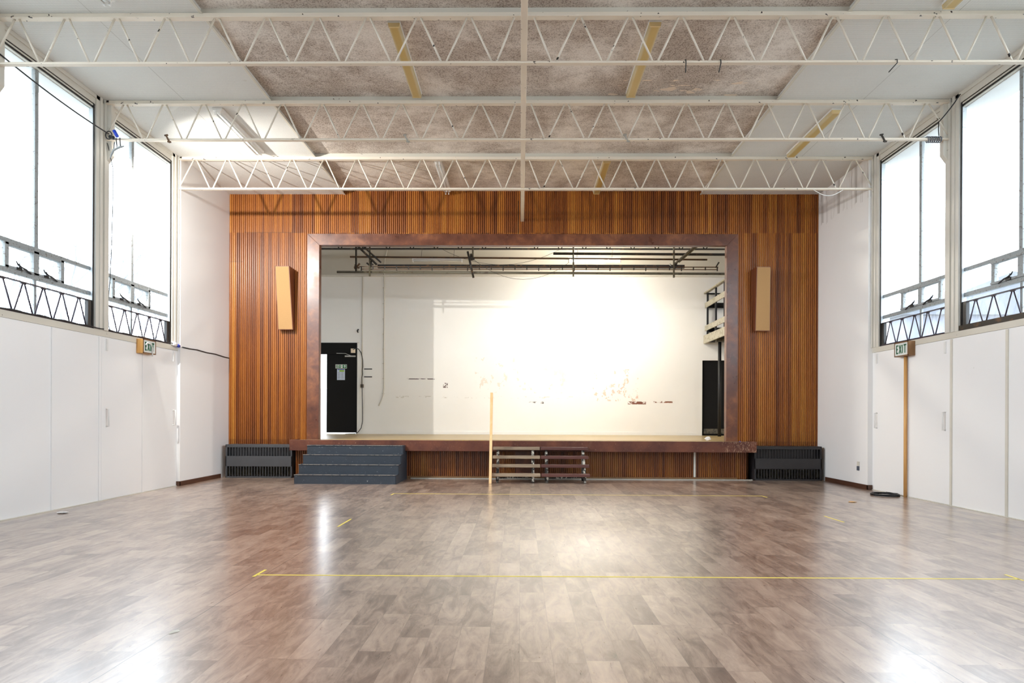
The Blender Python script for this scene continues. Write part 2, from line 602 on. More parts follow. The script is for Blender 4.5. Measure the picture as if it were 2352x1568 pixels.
def diffuser():
    s = NT('yellowed_prismatic_diffuser')
    o = s.sep()
    e = s.math('ABSOLUTE', o['X'])
    mid = s.step(e, 0.062, 0.03)
    c = s.mix(mid, lin(206, 200, 172), lin(196, 168, 104))
    c = s.mix(s.noise(4, 3), c, lin(186, 158, 96))
    return s.fin(c, 0.35, 0, 0.4)


M['diffuser'] = diffuser()
M['diffuser_end'] = plain('yellowed_end_cap', lin(224, 200, 146), 0.4)


def cloth():
    s = NT('tan_speaker_cloth')
    c = s.mix(s.noise(260, 2), lin(156, 120, 80), lin(190, 154, 108))
    c = s.mix(s.math('MULTIPLY', s.noise(3, 3), 0.3), c, lin(166, 128, 86))
    return s.fin(c, 0.9, 0, 0.1)


M['cloth'] = cloth()


def rad(name, col, slot):
    s = NT(name)
    c = s.mix(s.noise(5, 3), tuple(x * 0.8 for x in col[:3]) + (1,), col)
    sp = s.step(s.noise(26, 4, 0.75), 0.72, 0.75)
    c = s.mix(s.math('MULTIPLY', sp, 0.6), c, lin(170, 170, 165))
    return s.fin(c, 0.45, 0, 0.5)


M['heater_gray'] = rad('charcoal_heater_enamel', lin(72, 74, 78), None)
M['heater_black'] = rad('black_heater_enamel', lin(46, 44, 46), None)
M['heater_fin'] = worn('dusty_heater_fins', lin(104, 98, 84), lin(60, 58, 54), 0.7, 12, 0.4, 0.6)
M['bleach_gray'] = wood('weathered_grey_brown_tread', lin(170, 150, 126), lin(108, 92, 76), 'x', 0.6)
M['bleach_red'] = wood('dark_maroon_tread', lin(104, 62, 54), lin(66, 36, 32), 'x', 0.5)
M['bleach_frame'] = worn('flaking_white_on_black_frame', lin(50, 46, 42), lin(186, 180, 168), 0.6, 14, 0.50, 0.58)
M['balcony_board'] = worn('dusty_grey_scaffold_board', lin(182, 176, 158), lin(150, 144, 126), 0.7, 10, 0.5, 0.6)


# ------------------------------------------------------------------ mesh building
class MB:
    def __init__(s):
        s.v = []
        s.f = []
        s.mi = []
        s.smooth = []

    def add(s, vs, fs, mi=0, smooth=False):
        o = len(s.v)
        s.v += [tuple(v) for v in vs]
        for f in fs:
            s.f.append(tuple(i + o for i in f))
            s.mi.append(mi)
            s.smooth.append(smooth)
        return s

    def box(s, x0, x1, y0, y1, z0, z1, mi=0):
        if x0 > x1: x0, x1 = x1, x0
        if y0 > y1: y0, y1 = y1, y0
        if z0 > z1: z0, z1 = z1, z0
        vs = [(x, y, z) for z in (z0, z1) for y in (y0, y1) for x in (x0, x1)]
        return s.add(vs, [(0, 2, 3, 1), (4, 5, 7, 6), (0, 1, 5, 4), (2, 6, 7, 3), (0, 4, 6, 2), (1, 3, 7, 5)], mi)

    def bar(s, a, b, w, h, up=(0, 0, 1), mi=0):
        """rectangular bar from a to b"""
        a, b = Vector(a), Vector(b)
        d = (b - a).normalized()
        u = Vector(up)
        if abs(d.dot(u)) > 0.98:
            u = Vector((0, 1, 0))
        r = d.cross(u).normalized()
        u = r.cross(d).normalized()
        vs = []
        for p in (a, b):
            for i, j in ((-1, -1), (1, -1), (1, 1), (-1, 1)):
                vs.append(p + r * (i * w / 2) + u * (j * h / 2))
        return s.add(vs, [(3, 2, 1, 0), (4, 5, 6, 7), (0, 1, 5, 4), (1, 2, 6, 5), (2, 3, 7, 6), (3, 0, 4, 7)], mi)

    def tube(s, pts, r, seg=8, mi=0, cap=True):
        pts = [Vector(p) for p in pts]
        rs = r if isinstance(r, (list, tuple)) else [r] * len(pts)
        vs, fs = [], []
        prev = None
        for i, p in enumerate(pts):
            if i == 0:
                d = pts[1] - p
            elif i == len(pts) - 1:
                d = p - pts[i - 1]
            else:
                d = pts[i + 1] - pts[i - 1]
            d.normalize()
            if prev is None:
                u = Vector((0, 0, 1)) if abs(d.z) < 0.9 else Vector((1, 0, 0))
            else:
                u = prev
            rr = d.cross(u)
            if rr.length < 1e-6:
                rr = d.cross(Vector((1, 0.3, 0.2)))
            rr.normalize()
            u = rr.cross(d).normalized()
            prev = u
            for k in range(seg):
                a = 2 * math.pi * k / seg
                vs.append(p + rr * (math.cos(a) * rs[i]) + u * (math.sin(a) * rs[i]))
        for i in range(len(pts) - 1):
            for k in range(seg):
                k2 = (k + 1) % seg
                fs.append((i * seg + k, i * seg + k2, (i + 1) * seg + k2, (i + 1) * seg + k))
        s.add(vs, fs, mi, True)
        if cap:
            n = len(pts)
            o = len(s.v) - len(vs)
            s.f.append(tuple(o + k for k in reversed(range(seg)))); s.mi.append(mi); s.smooth.append(False)
            s.f.append(tuple(o + (n - 1) * seg + k for k in range(seg))); s.mi.append(mi); s.smooth.append(False)
        return s

    def poly(s, pts, ax, a0, a1, mi=0):
        """extrude a flat outline (2-D points in the other two axes) along axis ax from a0 to a1"""
        def p3(p, a):
            if ax == 'x': return (a, p[0], p[1])
            if ax == 'y': return (p[0], a, p[1])
            return (p[0], p[1], a)
        n = len(pts)
        vs = [p3(p, a0) for p in pts] + [p3(p, a1) for p in pts]
        fs = [tuple(range(n)), tuple(reversed(range(n, 2 * n)))]
        for i in range(n):
            j = (i + 1) % n
            fs.append((j, i, n + i, n + j))
        return s.add(vs, fs, mi)


def obj(name, mb, mats, parent=None, bevel=0.0, label=None):
    if not isinstance(mats, (list, tuple)):
        mats = [mats]
    me = bpy.data.meshes.new(name)
    off = Vector((0, 0, 0))
    p = parent
    while p is not None:
        off += Vector(p.location)
        p = p.parent
    vs = [(v[0] - off.x, v[1] - off.y, v[2] - off.z) for v in mb.v]
    me.from_pydata(vs, [], mb.f)
    me.polygons.foreach_set('material_index', mb.mi)
    me.polygons.foreach_set('use_smooth', mb.smooth)
    for m in mats:
        me.materials.append(m)
    me.validate()
    me.update()
    import bmesh
    bm = bmesh.new()
    bm.from_mesh(me)
    bmesh.ops.recalc_face_normals(bm, faces=bm.faces)
    bm.to_mesh(me)
    bm.free()
    o = bpy.data.objects.new(name, me)
    COL.objects.link(o)
    if parent is not None:
        o.parent = parent
    if bevel:
        b = o.modifiers.new('edge', 'BEVEL')
        b.width = bevel
        b.segments = 2
        b.limit_method = 'ANGLE'
    if label:
        o['label'] = label
    return o


def tag(o, label, cat, group=None, kind=None):
    o['label'] = label
    o['category'] = cat
    if group: o['group'] = group
    if kind: o['kind'] = kind
    return o


def thing(name, label, cat, loc=(0, 0, 0), group=None):
    o = bpy.data.objects.new(name, None)
    o.empty_display_size = 0.1
    COL.objects.link(o)
    o.location = loc
    return tag(o, label, cat, group)


def struct(name, mb, mats, parent=None, label=None, bevel=0.0):
    o = obj(name, mb, mats, parent, bevel)
    if parent is None:
        o['kind'] = 'structure'
        if label:
            o['label'] = label
    return o


def sempty(name, loc, label=None):
    o = bpy.data.objects.new(name, None)
    o.empty_display_size = 0.1
    COL.objects.link(o)
    o.location = loc
    o['kind'] = 'structure'
    if label:
        o['label'] = label
    return o


def dup(root, loc, label, group=None):
    r = root.copy(); COL.objects.link(r); r.location = loc
    r['label'] = label
    if group: r['group'] = group
    for ch in list(root.children):
        c = ch.copy(); COL.objects.link(c); c.parent = r
        for g in list(ch.children):
            d = g.copy(); COL.objects.link(d); d.parent = c
    return r


# ------------------------------------------------------------------ setting: floor, walls, ceiling
struct('floor', MB().box(-6.5, 6.58, YB - 0.1, YW + 0.1, -0.12, 0.0), M['floor'], label='brown wood-effect vinyl floor of the hall')

# ground outside
struct('ground_outside', MB().box(-60, 60, -40, 70, -0.6, -0.35), M['conc'], label='grey paved ground around the hall')

# ceilings: two perforated side strips, recessed centre between boxed cross beams
mb = MB()
mb.box(-6.62, -BAYX, YB, YW + 0.1, ZS, ZS + 0.15)
struct('ceiling', mb, M['ceil_perf'], label='perforated white ceiling strip on the left')
mb = MB()
mb.box(BAYX + 0.03, 6.7, YB, YW + 0.1, ZS, ZS + 0.15)
struct('ceiling_right', mb, M['ceil_perf'], label='perforated white ceiling strip on the right')
struct('ceiling_centre', MB().box(-BAYX, BAYX + 0.03, YB, YW + 0.1, ZC, ZC + 0.1), M['ceil_dirty'],
       label='sooty textured centre ceiling')
n = 0
for k, ty in enumerate(TY):
    n += 1
    # boxed beam casing above each truss, flush with the side ceilings
    mb = MB()
    mb.poly([(ty - 0.004, ZS), (ty + 0.006, ZC + 0.01), (ty + 0.12, ZC + 0.01), (ty + 0.12, ZS)], 'x', -BAYX + 0.001, BAYX + 0.029)
    struct('trim_%d' % n, mb, M['cream'], label='boxed cream beam casing in the ceiling recess')
for sx in (-1, 1):
    n += 1
    x = -BAYX if sx < 0 else BAYX + 0.03
    mb = MB().box(x - sx * 0.0, x - sx * 0.035, YB, YW, ZS - 0.012, ZS + 0.002)
    struct('trim_%d' % n, mb, M['cream'], label='thin edge strip where the centre ceiling is recessed')

# wall behind the camera
struct('wall_rear', MB().box(-6.6, 6.7, YB - 0.15, YB, 0, 6.2), M['wall_white'], label='white wall behind the viewer')


def side_wall(side):
    X, G, P = (XL, GL, PIER_L) if side == 'left' else (XR, GR, PIER_R)
    sg = -1 if side == 'left' else 1
    # panelled lower wall
    mb = MB()
    mb.box(X, X + sg * 0.2, YB, TY[7] + 0.02, 0, 2.50)
    struct('wall_' + side, mb, M['panel_white'], label='white panelled lower wall on the ' + side)
    # cream sill rail under the windows
    mb = MB()
    mb.box(X - sg * 0.015, G + sg * 0.06, YB, TY[7] + 0.02, 2.502, 2.592)
    global n
    n += 1
    struct('trim_%d' % n, mb, M['cream'], label='cream sill rail under the %s windows' % side)
    # head plate above the windows
    n += 1
    mb = MB()
    mb.box(X, X + sg * 0.065, YB, TY[7] + 0.02, 5.945, ZS)
    mb.box(X - sg * 0.02, X, YB, TY[7] + 0.02, 6.035, ZS)
    mb.box(X, X + sg * 0.05, YB, TY[7] + 0.02, 5.905, 5.925)
    mb.box(X + sg * 0.02, X + sg * 0.06, YB, TY[7] + 0.02, 5.875, 5.885)
    struct('trim_%d' % n, mb, M['post'], label='head plate above the %s windows' % side)
    n += 1
    mb = MB()
    mb.box(X + sg * 0.01, X + sg * 0.062, YB, TY[7], 5.925, 5.945)
    mb.box(X + sg * 0.01, X + sg * 0.062, YB, TY[7], 5.885, 5.905)
    struct('trim_%d' % n, mb, M['black'], label='dark blind track above the %s windows' % side)
    # outer leaf above and below the glass
    mb = MB()
    mb.box(G + sg * 0.04, G + sg * 0.20, YB, TY[7] + 0.02, -0.35, 2.56)
    mb.box(G - sg * 0.01, G + sg * 0.40, YB, TY[7] + 0.5, 5.87, 6.3)
    struct('wall_%s_outer' % side, mb, M['wall_white'], label='outer leaf of the %s wall' % side)
    # pier between last post and stage wall
    mb = MB()
    mb.box(P, X + sg * 0.3, TY[7] + 0.0, YW + 0.15, 0, ZS)
    struct('wall_%s_pier' % side, mb, M['wall_white'] if side == 'left' else M['wall_drips'], label='plain white side wall next to the stage on the ' + side)
    # skirting on pier
    mb = MB()
    mb.box(P - sg * 0.02, P, TY[7] - 0.02, YW - (0.42), 0.0, 0.085)
    mb.box(P - sg * 0.02, P + sg * 0.08, TY[7] - 0.02, TY[7] - 0.001, 0.0, 0.085)
    struct('baseboard_' + side, mb, M['skirt'], label='dark brown skirting on the %s side wall' % side, bevel=0.004)
    # posts
    for k, ty in enumerate(TY):
        n += 1
        mb = MB()
        a, b = ty - 0.24, ty + 0.07
        if k == 7:
            b = ty - 0.0
        mb.box(X + sg * 0.10, X - sg * 0.02, a + 0.02, b, 2.592, ZS)
        mb.box(X - sg * 0.035, X + sg * 0.0, a + 0.10, a + 0.16, 2.592, ZS)
        mb.box(X - sg * 0.045, X - sg * 0.01, a + 0.19, b - 0.01, 2.592, ZS)
        # haunch plate that takes the truss end
        if k < 7:
            mb.poly([(X - sg * 0.02, 5.15), (X - sg * 0.02, 6.08), (X - sg * 0.11, 6.08), (X - sg * 0.11, 5.27)], 'y', b - 0.07, b + 0.02)
        struct('trim_%d' % n, mb, M['post'], label='off-white window post on the %s, %s' % (side, 'number %d from the back' % (k + 1)), bevel=0.004)
        n += 1
        mb = MB().box(X - sg * 0.006, X + sg * 0.004, a - 0.03, a + 0.001, 2.592, 5.93)
        struct('trim_%d' % n, mb, M['black'], label='dark gap line beside the window post')
    return


wno = 0


def window(side, k):
    """one bay: tall upper lights over a row of small lights over a low light"""
    global wno
    wno += 1
    X, G = (XL, GL) if side == 'left' else (XR, GR)
    sg = -1 if side == 'left' else 1
    y0, y1 = TY[k] - 0.11, TY[k + 1] - 0.235
    ym = TY[k] + 0.87
    z0, z1 = 2.592, 5.87
    w = sempty('window_%d' % wno, (G, ym, z0), 'tall dusty window bay %d on the %s wall' % (k + 1, side))
    zt, zb = 3.517, 3.150           # transom top edges
    t = 0.026
    # painted reveals round the opening
    mb = MB()
    mb.box(G, X + sg * 0.004, y1, y1 + 0.02, z0, z1 + 0.01)
    mb.box(G, X + sg * 0.004, y0 - 0.02, y0, z0, z1 + 0.01)
    obj('reveal', mb, M['jamb_board'], w)
    # frame bars
    mb = MB()
    mb.box(G - t, G + t, y0, y1, zt - 0.05, zt)
    mb.box(G - t, G + t, y0, y1, zb - 0.06, zb)
    mb.box(G - t * 1.8, G + t * 1.2, ym - 0.55, ym + 0.545, zt - 0.085, zt - 0.05)
    mb.box(G - t * 1.8, G + t * 1.2, ym - 0.55, ym + 0.545, zb, zb + 0.03)
    mb.box(G - t, G + t, ym - 0.034, ym + 0.034, zt, z1)
    mb.box(G - t * 1.2, G + t * 1.2, ym - 0.05, ym + 0.05, zb, zt)
    mb.box(G - t * 0.6, G + t * 0.6, ym - 0.022, ym + 0.022, z0, zb - 0.06)
    for yy in (ym - 0.55, ym + 0.49):
        mb.box(G - t * 1.2, G + t * 1.2, yy - 0.006, yy + 0.06, zb, zt)
    obj('window_frame', mb, M['frame_gray'], w, 0.004)
    # glass
    mb = MB()
    mb.box(G - 0.002, G + 0.002, y0, y1, z0, z1)
    obj('pane', mb, M['glass'], w)
    # stays and catches
    for yy in (ym - 0.33, ym + 0.17):
        xx = G - sg * 0.05
        mb = MB()
        mb.tube([(xx, yy - 0.04, zb + 0.07), (xx - sg * 0.02, yy, zb + 0.035), (xx, yy + 0.10, zb + 0.03), (xx, yy + 0.2, zb - 0.01)], 0.011, 6)
        mb.tube([(xx, yy - 0.04, zb + 0.07), (xx, yy - 0.06, zb + 0.1)], 0.008, 6)
        mb.tube([(xx, yy, zb + 0.035), (xx + sg * 0.03, yy + 0.03, zb + 0.085)], 0.009, 6)
        mb.box(xx - 0.012, xx + 0.03 * sg, yy - 0.03, yy + 0.06, zb - 0.0, zb + 0.035)
        obj('stay', mb, M['black'], w)
    if side == 'right' and k == 5:
        mb = MB().box(G - sg * 0.10, G - sg * 0.035, y0, y1, z0, z0 + 0.075)
        obj('sill_rail', mb, M['dark_steel'], w)
    return w


side_wall('left')
side_wall('right')
for k in range(7):
    window('left', k)
    window('right', k)

# door leaves and cover strips in the lower walls
dno = 0


def wall_door(side, ya, yb, handle_y):
    global dno
    dno += 1
    X = XL if side == 'left' else XR
    sg = -1 if side == 'left' else 1
    d = sempty('door_%d' % dno, (X, (ya + yb) / 2, 0), 'flush white door leaf in the %s wall' % side)
    lf = obj('door_leaf', MB().box(X - sg * 0.012, X, ya + 0.006, yb - 0.006, 0.012, 2.49), M['panel_white'], d, 0.003)
    mb = MB()
    hx = X - sg * 0.055
    mb.tube([(X - sg * 0.012, handle_y, 1.13), (hx, handle_y, 1.13), (hx, handle_y, 1.40), (X - sg * 0.012, handle_y, 1.40)], 0.012, 8)
    obj('door_handle', mb, M['white_plastic'], lf)
    mb = MB().box(X - sg * 0.03, X - sg * 0.012, handle_y - 0.02, handle_y + 0.02, 2.29, 2.47)
    obj('door_bolt', mb, M['white_plastic'], lf)


wall_door('left', 10.22, 11.40, 10.40)
wall_door('left', 11.44, 12.50, 12.42)
wall_door('right', 11.42, 12.52, 12.40)
wall_door('right', 10.30, 11.40, 10.42)
for side, ys in (('left', (9.2, 10.30, 11.42, 8.1, 6.95, 5.85, 4.7, 3.6)), ('right', (10.29, 9.12, 8.0, 6.9, 5.8, 4.7, 3.6))):
    X = XL if side == 'left' else XR
    sg = -1 if side == 'left' else 1
    for yy in ys:
        n += 1
        mb = MB().box(X - sg * 0.016, X, yy - 0.022, yy + 0.022, 0.01, 2.49)
        struct('trim_%d' % n, mb, M['panel_white'] if side == 'left' else M['conduit'], label='cover strip between wall panels on the ' + side)
for side in ('left', 'right'):
    X = XL if side == 'left' else XR
    sg = -1 if side == 'left' else 1
    n += 1
    mb = MB().box(X - sg * 0.022, X - sg * 0.0, YB, TY[7] - 0.03, 0.0, 0.010)
    struct('trim_%d' % n, mb, M['conduit'], label='thin pale strip along the floor edge')

# ------------------------------------------------------------------ stage wall
FX0, FX1, FZ1 = -4.61, 4.645, 5.235     # outer edge of the stage opening frame
IX0, IX1, IZ1 = -4.35, 4.405, 4.99      # inner edge


def reed_face(mb, x0, x1, y, z0, z1, pitch=0.0427, depth=0.022):
    """reeded surface facing -y"""
    cnt = max(1, round((x1 - x0) / pitch))
    p = (x1 - x0) / cnt
    prof = [(0.0, 0.0), (0.30, 0.0), (0.315, -0.6), (0.42, -0.92), (0.65, -1.0), (0.88, -0.92), (0.985, -0.6)]
    xs, ys = [], []
    for i in range(cnt):
        for a, b in prof:
            xs.append(x0 + (i + a) * p)
            ys.append(y + b * depth)
    xs.append(x1)
    ys.append(y)
    vs = [(a, b, z0) for a, b in zip(xs, ys)] + [(a, b, z1) for a, b in zip(xs, ys)]
    m = len(xs)
    mb.add(vs, [(i, i + 1, m + i + 1, m + i) for i in range(m - 1)], 0, False)


mb = MB()
reed_face(mb, PIER_L, FX0 + 0.02, YW, 0.0, ZC)
reed_face(mb, FX1 - 0.02, PIER_R, YW, 0.0, ZC)
reed_face(mb, FX0 + 0.02, FX1 - 0.02, YW, FZ1 - 0.02, ZC)
# a dark vertical joint beside the centre beam
struct('wall_stage', mb, M['reed'], label='reeded orange-brown timber wall around the stage')
mb = MB()
mb.box(-6.6, IX0, YW + 0.002, YW + 0.12, 0, 6.2)
mb.box(IX1, 6.7, YW + 0.002, YW + 0.12, 0, 6.2)
mb.box(IX0, IX1, YW + 0.002, YW + 0.12, IZ1, 6.2)
mb.box(IX0, IX1, YW + 0.002, YW + 0.12, 0, ZD - 0.05)
struct('wall_stage_core', mb, M['mahogany'], label='wall thickness behind the cladding')

n += 1
mb = MB().poly([(FX0, ZD - 0.01), (FX0, FZ1), (IX0, IZ1), (IX0, ZD - 0.01)], 'y', YW - 0.035, YW + 0.001)
struct('trim_%d' % n, mb, M['mahogany'], label='left mahogany board of the stage opening frame', bevel=0.004)
n += 1
mb = MB().poly([(FX0, FZ1), (FX1, FZ1), (IX1, IZ1), (IX0, IZ1)], 'y', YW - 0.035, YW + 0.001)
struct('trim_%d' % n, mb, M['mahogany'], label='top mahogany board of the stage opening frame', bevel=0.004)
n += 1
mb = MB().poly([(FX1, ZD - 0.01), (FX1, FZ1), (IX1, IZ1), (IX1, ZD - 0.01)], 'y', YW - 0.035, YW + 0.001)
struct('trim_%d' % n, mb, M['mahogany'], label='right mahogany board of the stage opening frame', bevel=0.004)
n += 1
mb = MB().box(0.10, 0.115, YW - 0.022, YW, FZ1, ZC)
mb = MB().box(-0.085, -0.06, YW - 0.02, YW, FZ1, 5.95)
struct('trim_%d' % n, mb, M['black_matt'], label='dark joint in the cladding above the stage opening')

# stage house shell
struct('floor_stage', MB().box(-7.2, 6.9, YW + 0.125, YS + 0.0, ZD - 0.12, ZD), M['deck'], label='pale board floor of the stage')
struct('ceiling_stage', MB().box(-7.2, 7.0, YW + 0.12, YS + 0.2, 6.35, 6.5), M['stage_dim'], label='ceiling above the stage')
struct('wall_stage_left', MB().box(-7.3, -7.05, YW + 0.12, YS + 0.3, 0, 6.2), M['stage_dim'], label='left side wall of the stage')
struct('wall_stage_right', MB().box(6.9, 7.1, YW + 0.12, YS + 0.3, 0, 6.2), M['stage_wall'], label='right side wall of the stage')
DX0, DX1, DZ1 = -6.42, -4.632, 3.386
mb = MB()
mb.box(-7.2, DX0, YS, YS + 0.2, 0.0, 6.2)
mb.box(DX1, 5.12, YS, YS + 0.2, 0.0, 6.2)
mb.box(6.2, 7.0, YS, YS + 0.2, 0.0, 6.2)
mb.box(5.12, 6.2, YS, YS + 0.2, 2.92, 6.2)
mb.box(5.12, 6.2, YS + 0.12, YS + 0.2, 0.0, 2.92)
mb.box(DX0, DX1, YS, YS + 0.2, DZ1, 6.2)
mb.box(DX0, DX1, YS, YS + 0.2, 0.0, ZD - 0.001)
struct('wall_stage_back', mb, M['stage_wall'], label='marked white back wall of the stage')
n += 1
mb = MB().box(DX1 + 0.05, 5.11, YS - 0.012, YS, ZD, ZD + 0.09)
struct('trim_%d' % n, mb, M['stage_wall'], label='white skirting along the stage back wall', bevel=0.003)
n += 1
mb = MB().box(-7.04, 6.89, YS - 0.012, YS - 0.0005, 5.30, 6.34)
struct('trim_%d' % n, mb, M['stage_upper'], label='grey upper band of the stage back wall')
n += 1
mb = MB().box(-7.0, 6.9, YS - 0.05, YS, 5.265, 5.30)
struct('trim_%d' % n, mb, M['conduit'], label='thin ledge across the stage back wall')

# stage exit door (double: right leaf closed, left one standing open)
dno += 1
d = sempty('door_%d' % dno, (-5.533, YS, ZD), 'black double door at the back left of the stage, left leaf open')
obj('header_panel', MB().box(DX0, DX1, YS - 0.02, YS + 0.03, 3.058, DZ1), M['black_matt'], d)
obj('door_leaf', MB().box(-5.500, DX1 + 0.0, YS + 0.0, YS + 0.029, 0.841, 3.0579), M['black_matt'], d, 0.003)
mb = MB()
mb.box(DX1 - 0.012, DX1 + 0.0, YS - 0.03, YS - 0.002, ZD, DZ1)
obj('door_frame', mb, M['black'], d)
mb = MB().box(DX1 + 0.003, DX1 + 0.045, YS - 0.02, YS - 0.001, ZD, DZ1 + 0.02)
obj('architrave', mb, M['stage_wall'], d)
mb = MB()
mb.box(-4.975, -4.675, YS - 0.05, YS - 0.002, 2.983, 3.021)
mb.bar((-4.804, YS - 0.03, 3.016), (-4.954, YS - 0.07, 3.075), 0.014, 0.012)
mb.bar((-4.954, YS - 0.07, 3.075), (-5.211, YS - 0.04, 3.085), 0.014, 0.012)
obj('door_closer', mb, M['galv'], d)
mb = MB().box(DX0 - 0.05, DX0 - 0.005, YS + 0.05, YS + 0.818, 0.841, 3.037)
obj('open_leaf', mb, M['black_matt'], d)
dno += 1
d = sempty('door_%d' % dno, (5.65, YS, ZD), 'matt black door at the back right of the stage')
obj('door_leaf', MB().box(5.125, 6.2, YS + 0.06, YS + 0.1, ZD, 2.92), M['black_matt'], d)
obj('kick_plate', MB().box(5.18, 6.15, YS + 0.045, YS + 0.06, ZD + 0.05, ZD + 0.19), M['heater_fin'], d)

# ------------------------------------------------------------------ stage front
st = thing('stage_platform', 'long low stage front with scuffed mahogany edge board and reeded riser', 'stage', (0, 14.4, 0))
AX0, AX1, AY = -4.785, 4.86, 14.09
mb = MB().box(AX0, AX1, AY + 0.03, YW - 0.036, ZD - 0.05, ZD - 0.006)
obj('deck', mb, M['deck'], st)
mb = MB().box(AX0, AX1, AY, AY + 0.03, 0.59, 0.812)
mb.box(AX0, AX0 + 0.03, AY + 0.03, YW - 0.04, 0.59, 0.812)
mb.box(AX1 - 0.03, AX1, AY + 0.03, YW - 0.04, 0.59, 0.812)
o_ap = obj('edge_board', mb, M['apron'], st, 0.004)
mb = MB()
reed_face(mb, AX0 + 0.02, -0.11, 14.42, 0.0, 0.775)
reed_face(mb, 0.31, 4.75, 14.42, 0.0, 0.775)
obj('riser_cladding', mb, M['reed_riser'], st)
obj('access_panel', MB().box(-0.11, 0.31, 14.412, 14.45, 0.05, 0.775), M['mahogany'], st)
obj('plinth', MB().box(AX0 + 0.05, 4.55, 14.36, 14.40, 0.0, 0.05), M['sign_wood_dark'], st)
obj('floor_edge_strip', MB().box(-2.3, 4.85, 14.30, 14.36, 0.0, 0.018), M['galv'], st)
obj('pale_batten', MB().box(3.645, 3.685, 14.385, 14.403, 0.055, 0.60), M['conduit'], st, label='white painted vertical batten')
obj('joint_cover', MB().poly([(1.35, 0.60), (1.40, 0.60), (1.49, 0.805), (1.44, 0.805)], 'y', AY - 0.003, AY + 0.001), M['mahogany'], st)

# apron colour texture uses object x from 0..; shift it so the scuffed end is on the right
# (object coordinates start at the stage centre)

# ------------------------------------------------------------------ trusses
def truss(Y, chord_m, rod_m, label, name='roof_truss', group=None, xl=XL + 0.04, xr=XR - 0.04, r=0.0125):
    t = thing(name, label, 'roof truss', (0.024, Y, 5.48), group)
    zb, zt = 5.505, 6.035
    mb = MB()
    mb.box(xl, xr, Y - 0.034, Y + 0.034, zb - 0.022, zb - 0.002)
    mb.box(xl, xr, Y - 0.006, Y + 0.006, zb - 0.002, zb + 0.018)
    obj('bottom_chord', mb, chord_m, t, 0.003)
    mb = MB()
    mb.box(xl, xr, Y - 0.045, Y + 0.045, zt - 0.003, zt + 0.012)
    mb.box(xl, xr, Y - 0.03, Y + 0.03, zt + 0.012, 6.088)
    obj('top_chord', mb, chord_m, t, 0.002)
    cx = 0.024
    for sg in (-1, 1):
        bots = [0.35 + 0.602 * k for k in range(10)]
        tops = [0.12] + [0.05 + 0.602 * k for k in range(1, 11)]
        lim = (cx - xl) if sg < 0 else (xr - cx)
        for k in range(10):
            for ta, ba in ((tops[k] + (0.028 if k else 0), bots[k] - 0.028), (tops[k + 1] - 0.028, bots[k] + 0.028)):
                mb = MB()
                mb.tube([(cx + sg * ta, Y, zt), (cx + sg * ba, Y, zb + 0.005)], r, 8)
                obj('web_rod', mb, rod_m, t)
        mb = MB()
        mb.tube([(cx + sg * (tops[10] + 0.028), Y, zt), (cx + sg * (lim - 0.01), Y, 5.57)], r, 8)
        obj('web_rod', mb, rod_m, t)
    return t


g = 'cream zigzag roof trusses across the hall'
truss(TY[5], M['truss'], M['truss_rod'], 'cream zigzag roof truss nearest the viewer, top of the picture', group=g)
truss(TY[6], M['truss'], M['truss_rod'], 'cream zigzag roof truss in the middle of the three, cable wound on its right end', group=g)
truss(TY[7], M['truss'], M['truss_rod'], 'cream zigzag roof truss closest to the timber stage wall', group=g)

# centre tie beam under the trusses
tb = thing('tie_beam', 'long cream beam running down the middle of the hall under the trusses', 'beam', (0.024, 8, 5.5))
segs = [YB + 0.02] + [TY[k] for k in (5, 6, 7)] + [YW - 0.02]
for i in range(4):
    a, b = segs[i] + (0.036 if i else 0), segs[i + 1] - (0.036 if i < 3 else 0)
    obj('beam_length', MB().box(0.024 - 0.036, 0.024 + 0.036, a, b, 5.50, 5.56), M['truss'], tb, 0.003)

# dark truss above the stage
truss(TY[7] + 4.49, M['dark_steel'], M['dark_steel'], 'dark painted zigzag truss above the stage', name='stage_truss', xl=-7.04, xr=6.89)

# ------------------------------------------------------------------ lattice beams in the lower windows
def lattice(side, k, label):
    G = GL if side == 'left' else GR
    sg = -1 if side == 'left' else 1
    x = G - sg * 0.05
    y0, y1 = TY[k] + 0.08, TY[k + 1] - 0.36
    t = thing('lattice_beam', label, 'lattice beam', (x, (y0 + y1) / 2, 2.594), 'black lattice beams in the low windows')
    zt, zb = 3.010, 2.62
    mb = MB()
    mb.box(x - 0.02, x + 0.02, y0, y1 + 0.1, zt - 0.014, zt)
    obj('top_chord', mb, M['lattice'], t)
    mb = MB()
    mb.box(x - 0.03, x + 0.03, y0, y1 + 0.1, 2.594, zb)
    obj('bottom_chord', mb, M['lattice'], t)
    obj('end_plate', MB().box(x - 0.025, x + 0.025, y1 + 0.0, y1 + 0.115, 2.62, 3.005), M['black'], t)
    for j in range(0, 6):
        yt = TY[k] + 0.24 + 0.366 * j
        for s2 in (-1, 1):
            ya, yb = yt + s2 * 0.012, yt + s2 * 0.165
            if ya < y0 or yb < y0:
                continue
            if yb > y1 + 0.06:
                continue
            obj('web_rod', MB().tube([(x, ya, zt - 0.012), (x, yb, zb)], 0.0095, 6), M['lattice'], t)
            if j == 0 or True:
                pass
        if yt < y1:
            obj('node_plate', MB().box(x - 0.012, x + 0.012, yt - 0.035, yt + 0.035, zt - 0.028, zt - 0.008), M['lattice'], t)
    return t


lattice('left', 5, 'black lattice beam in the nearer left window')
lattice('left', 6, 'black lattice beam in the farther left window')
lattice('right', 5, 'black lattice beam in the nearer right window')
lattice('right', 6, 'black lattice beam in the farther right window, above the exit sign')

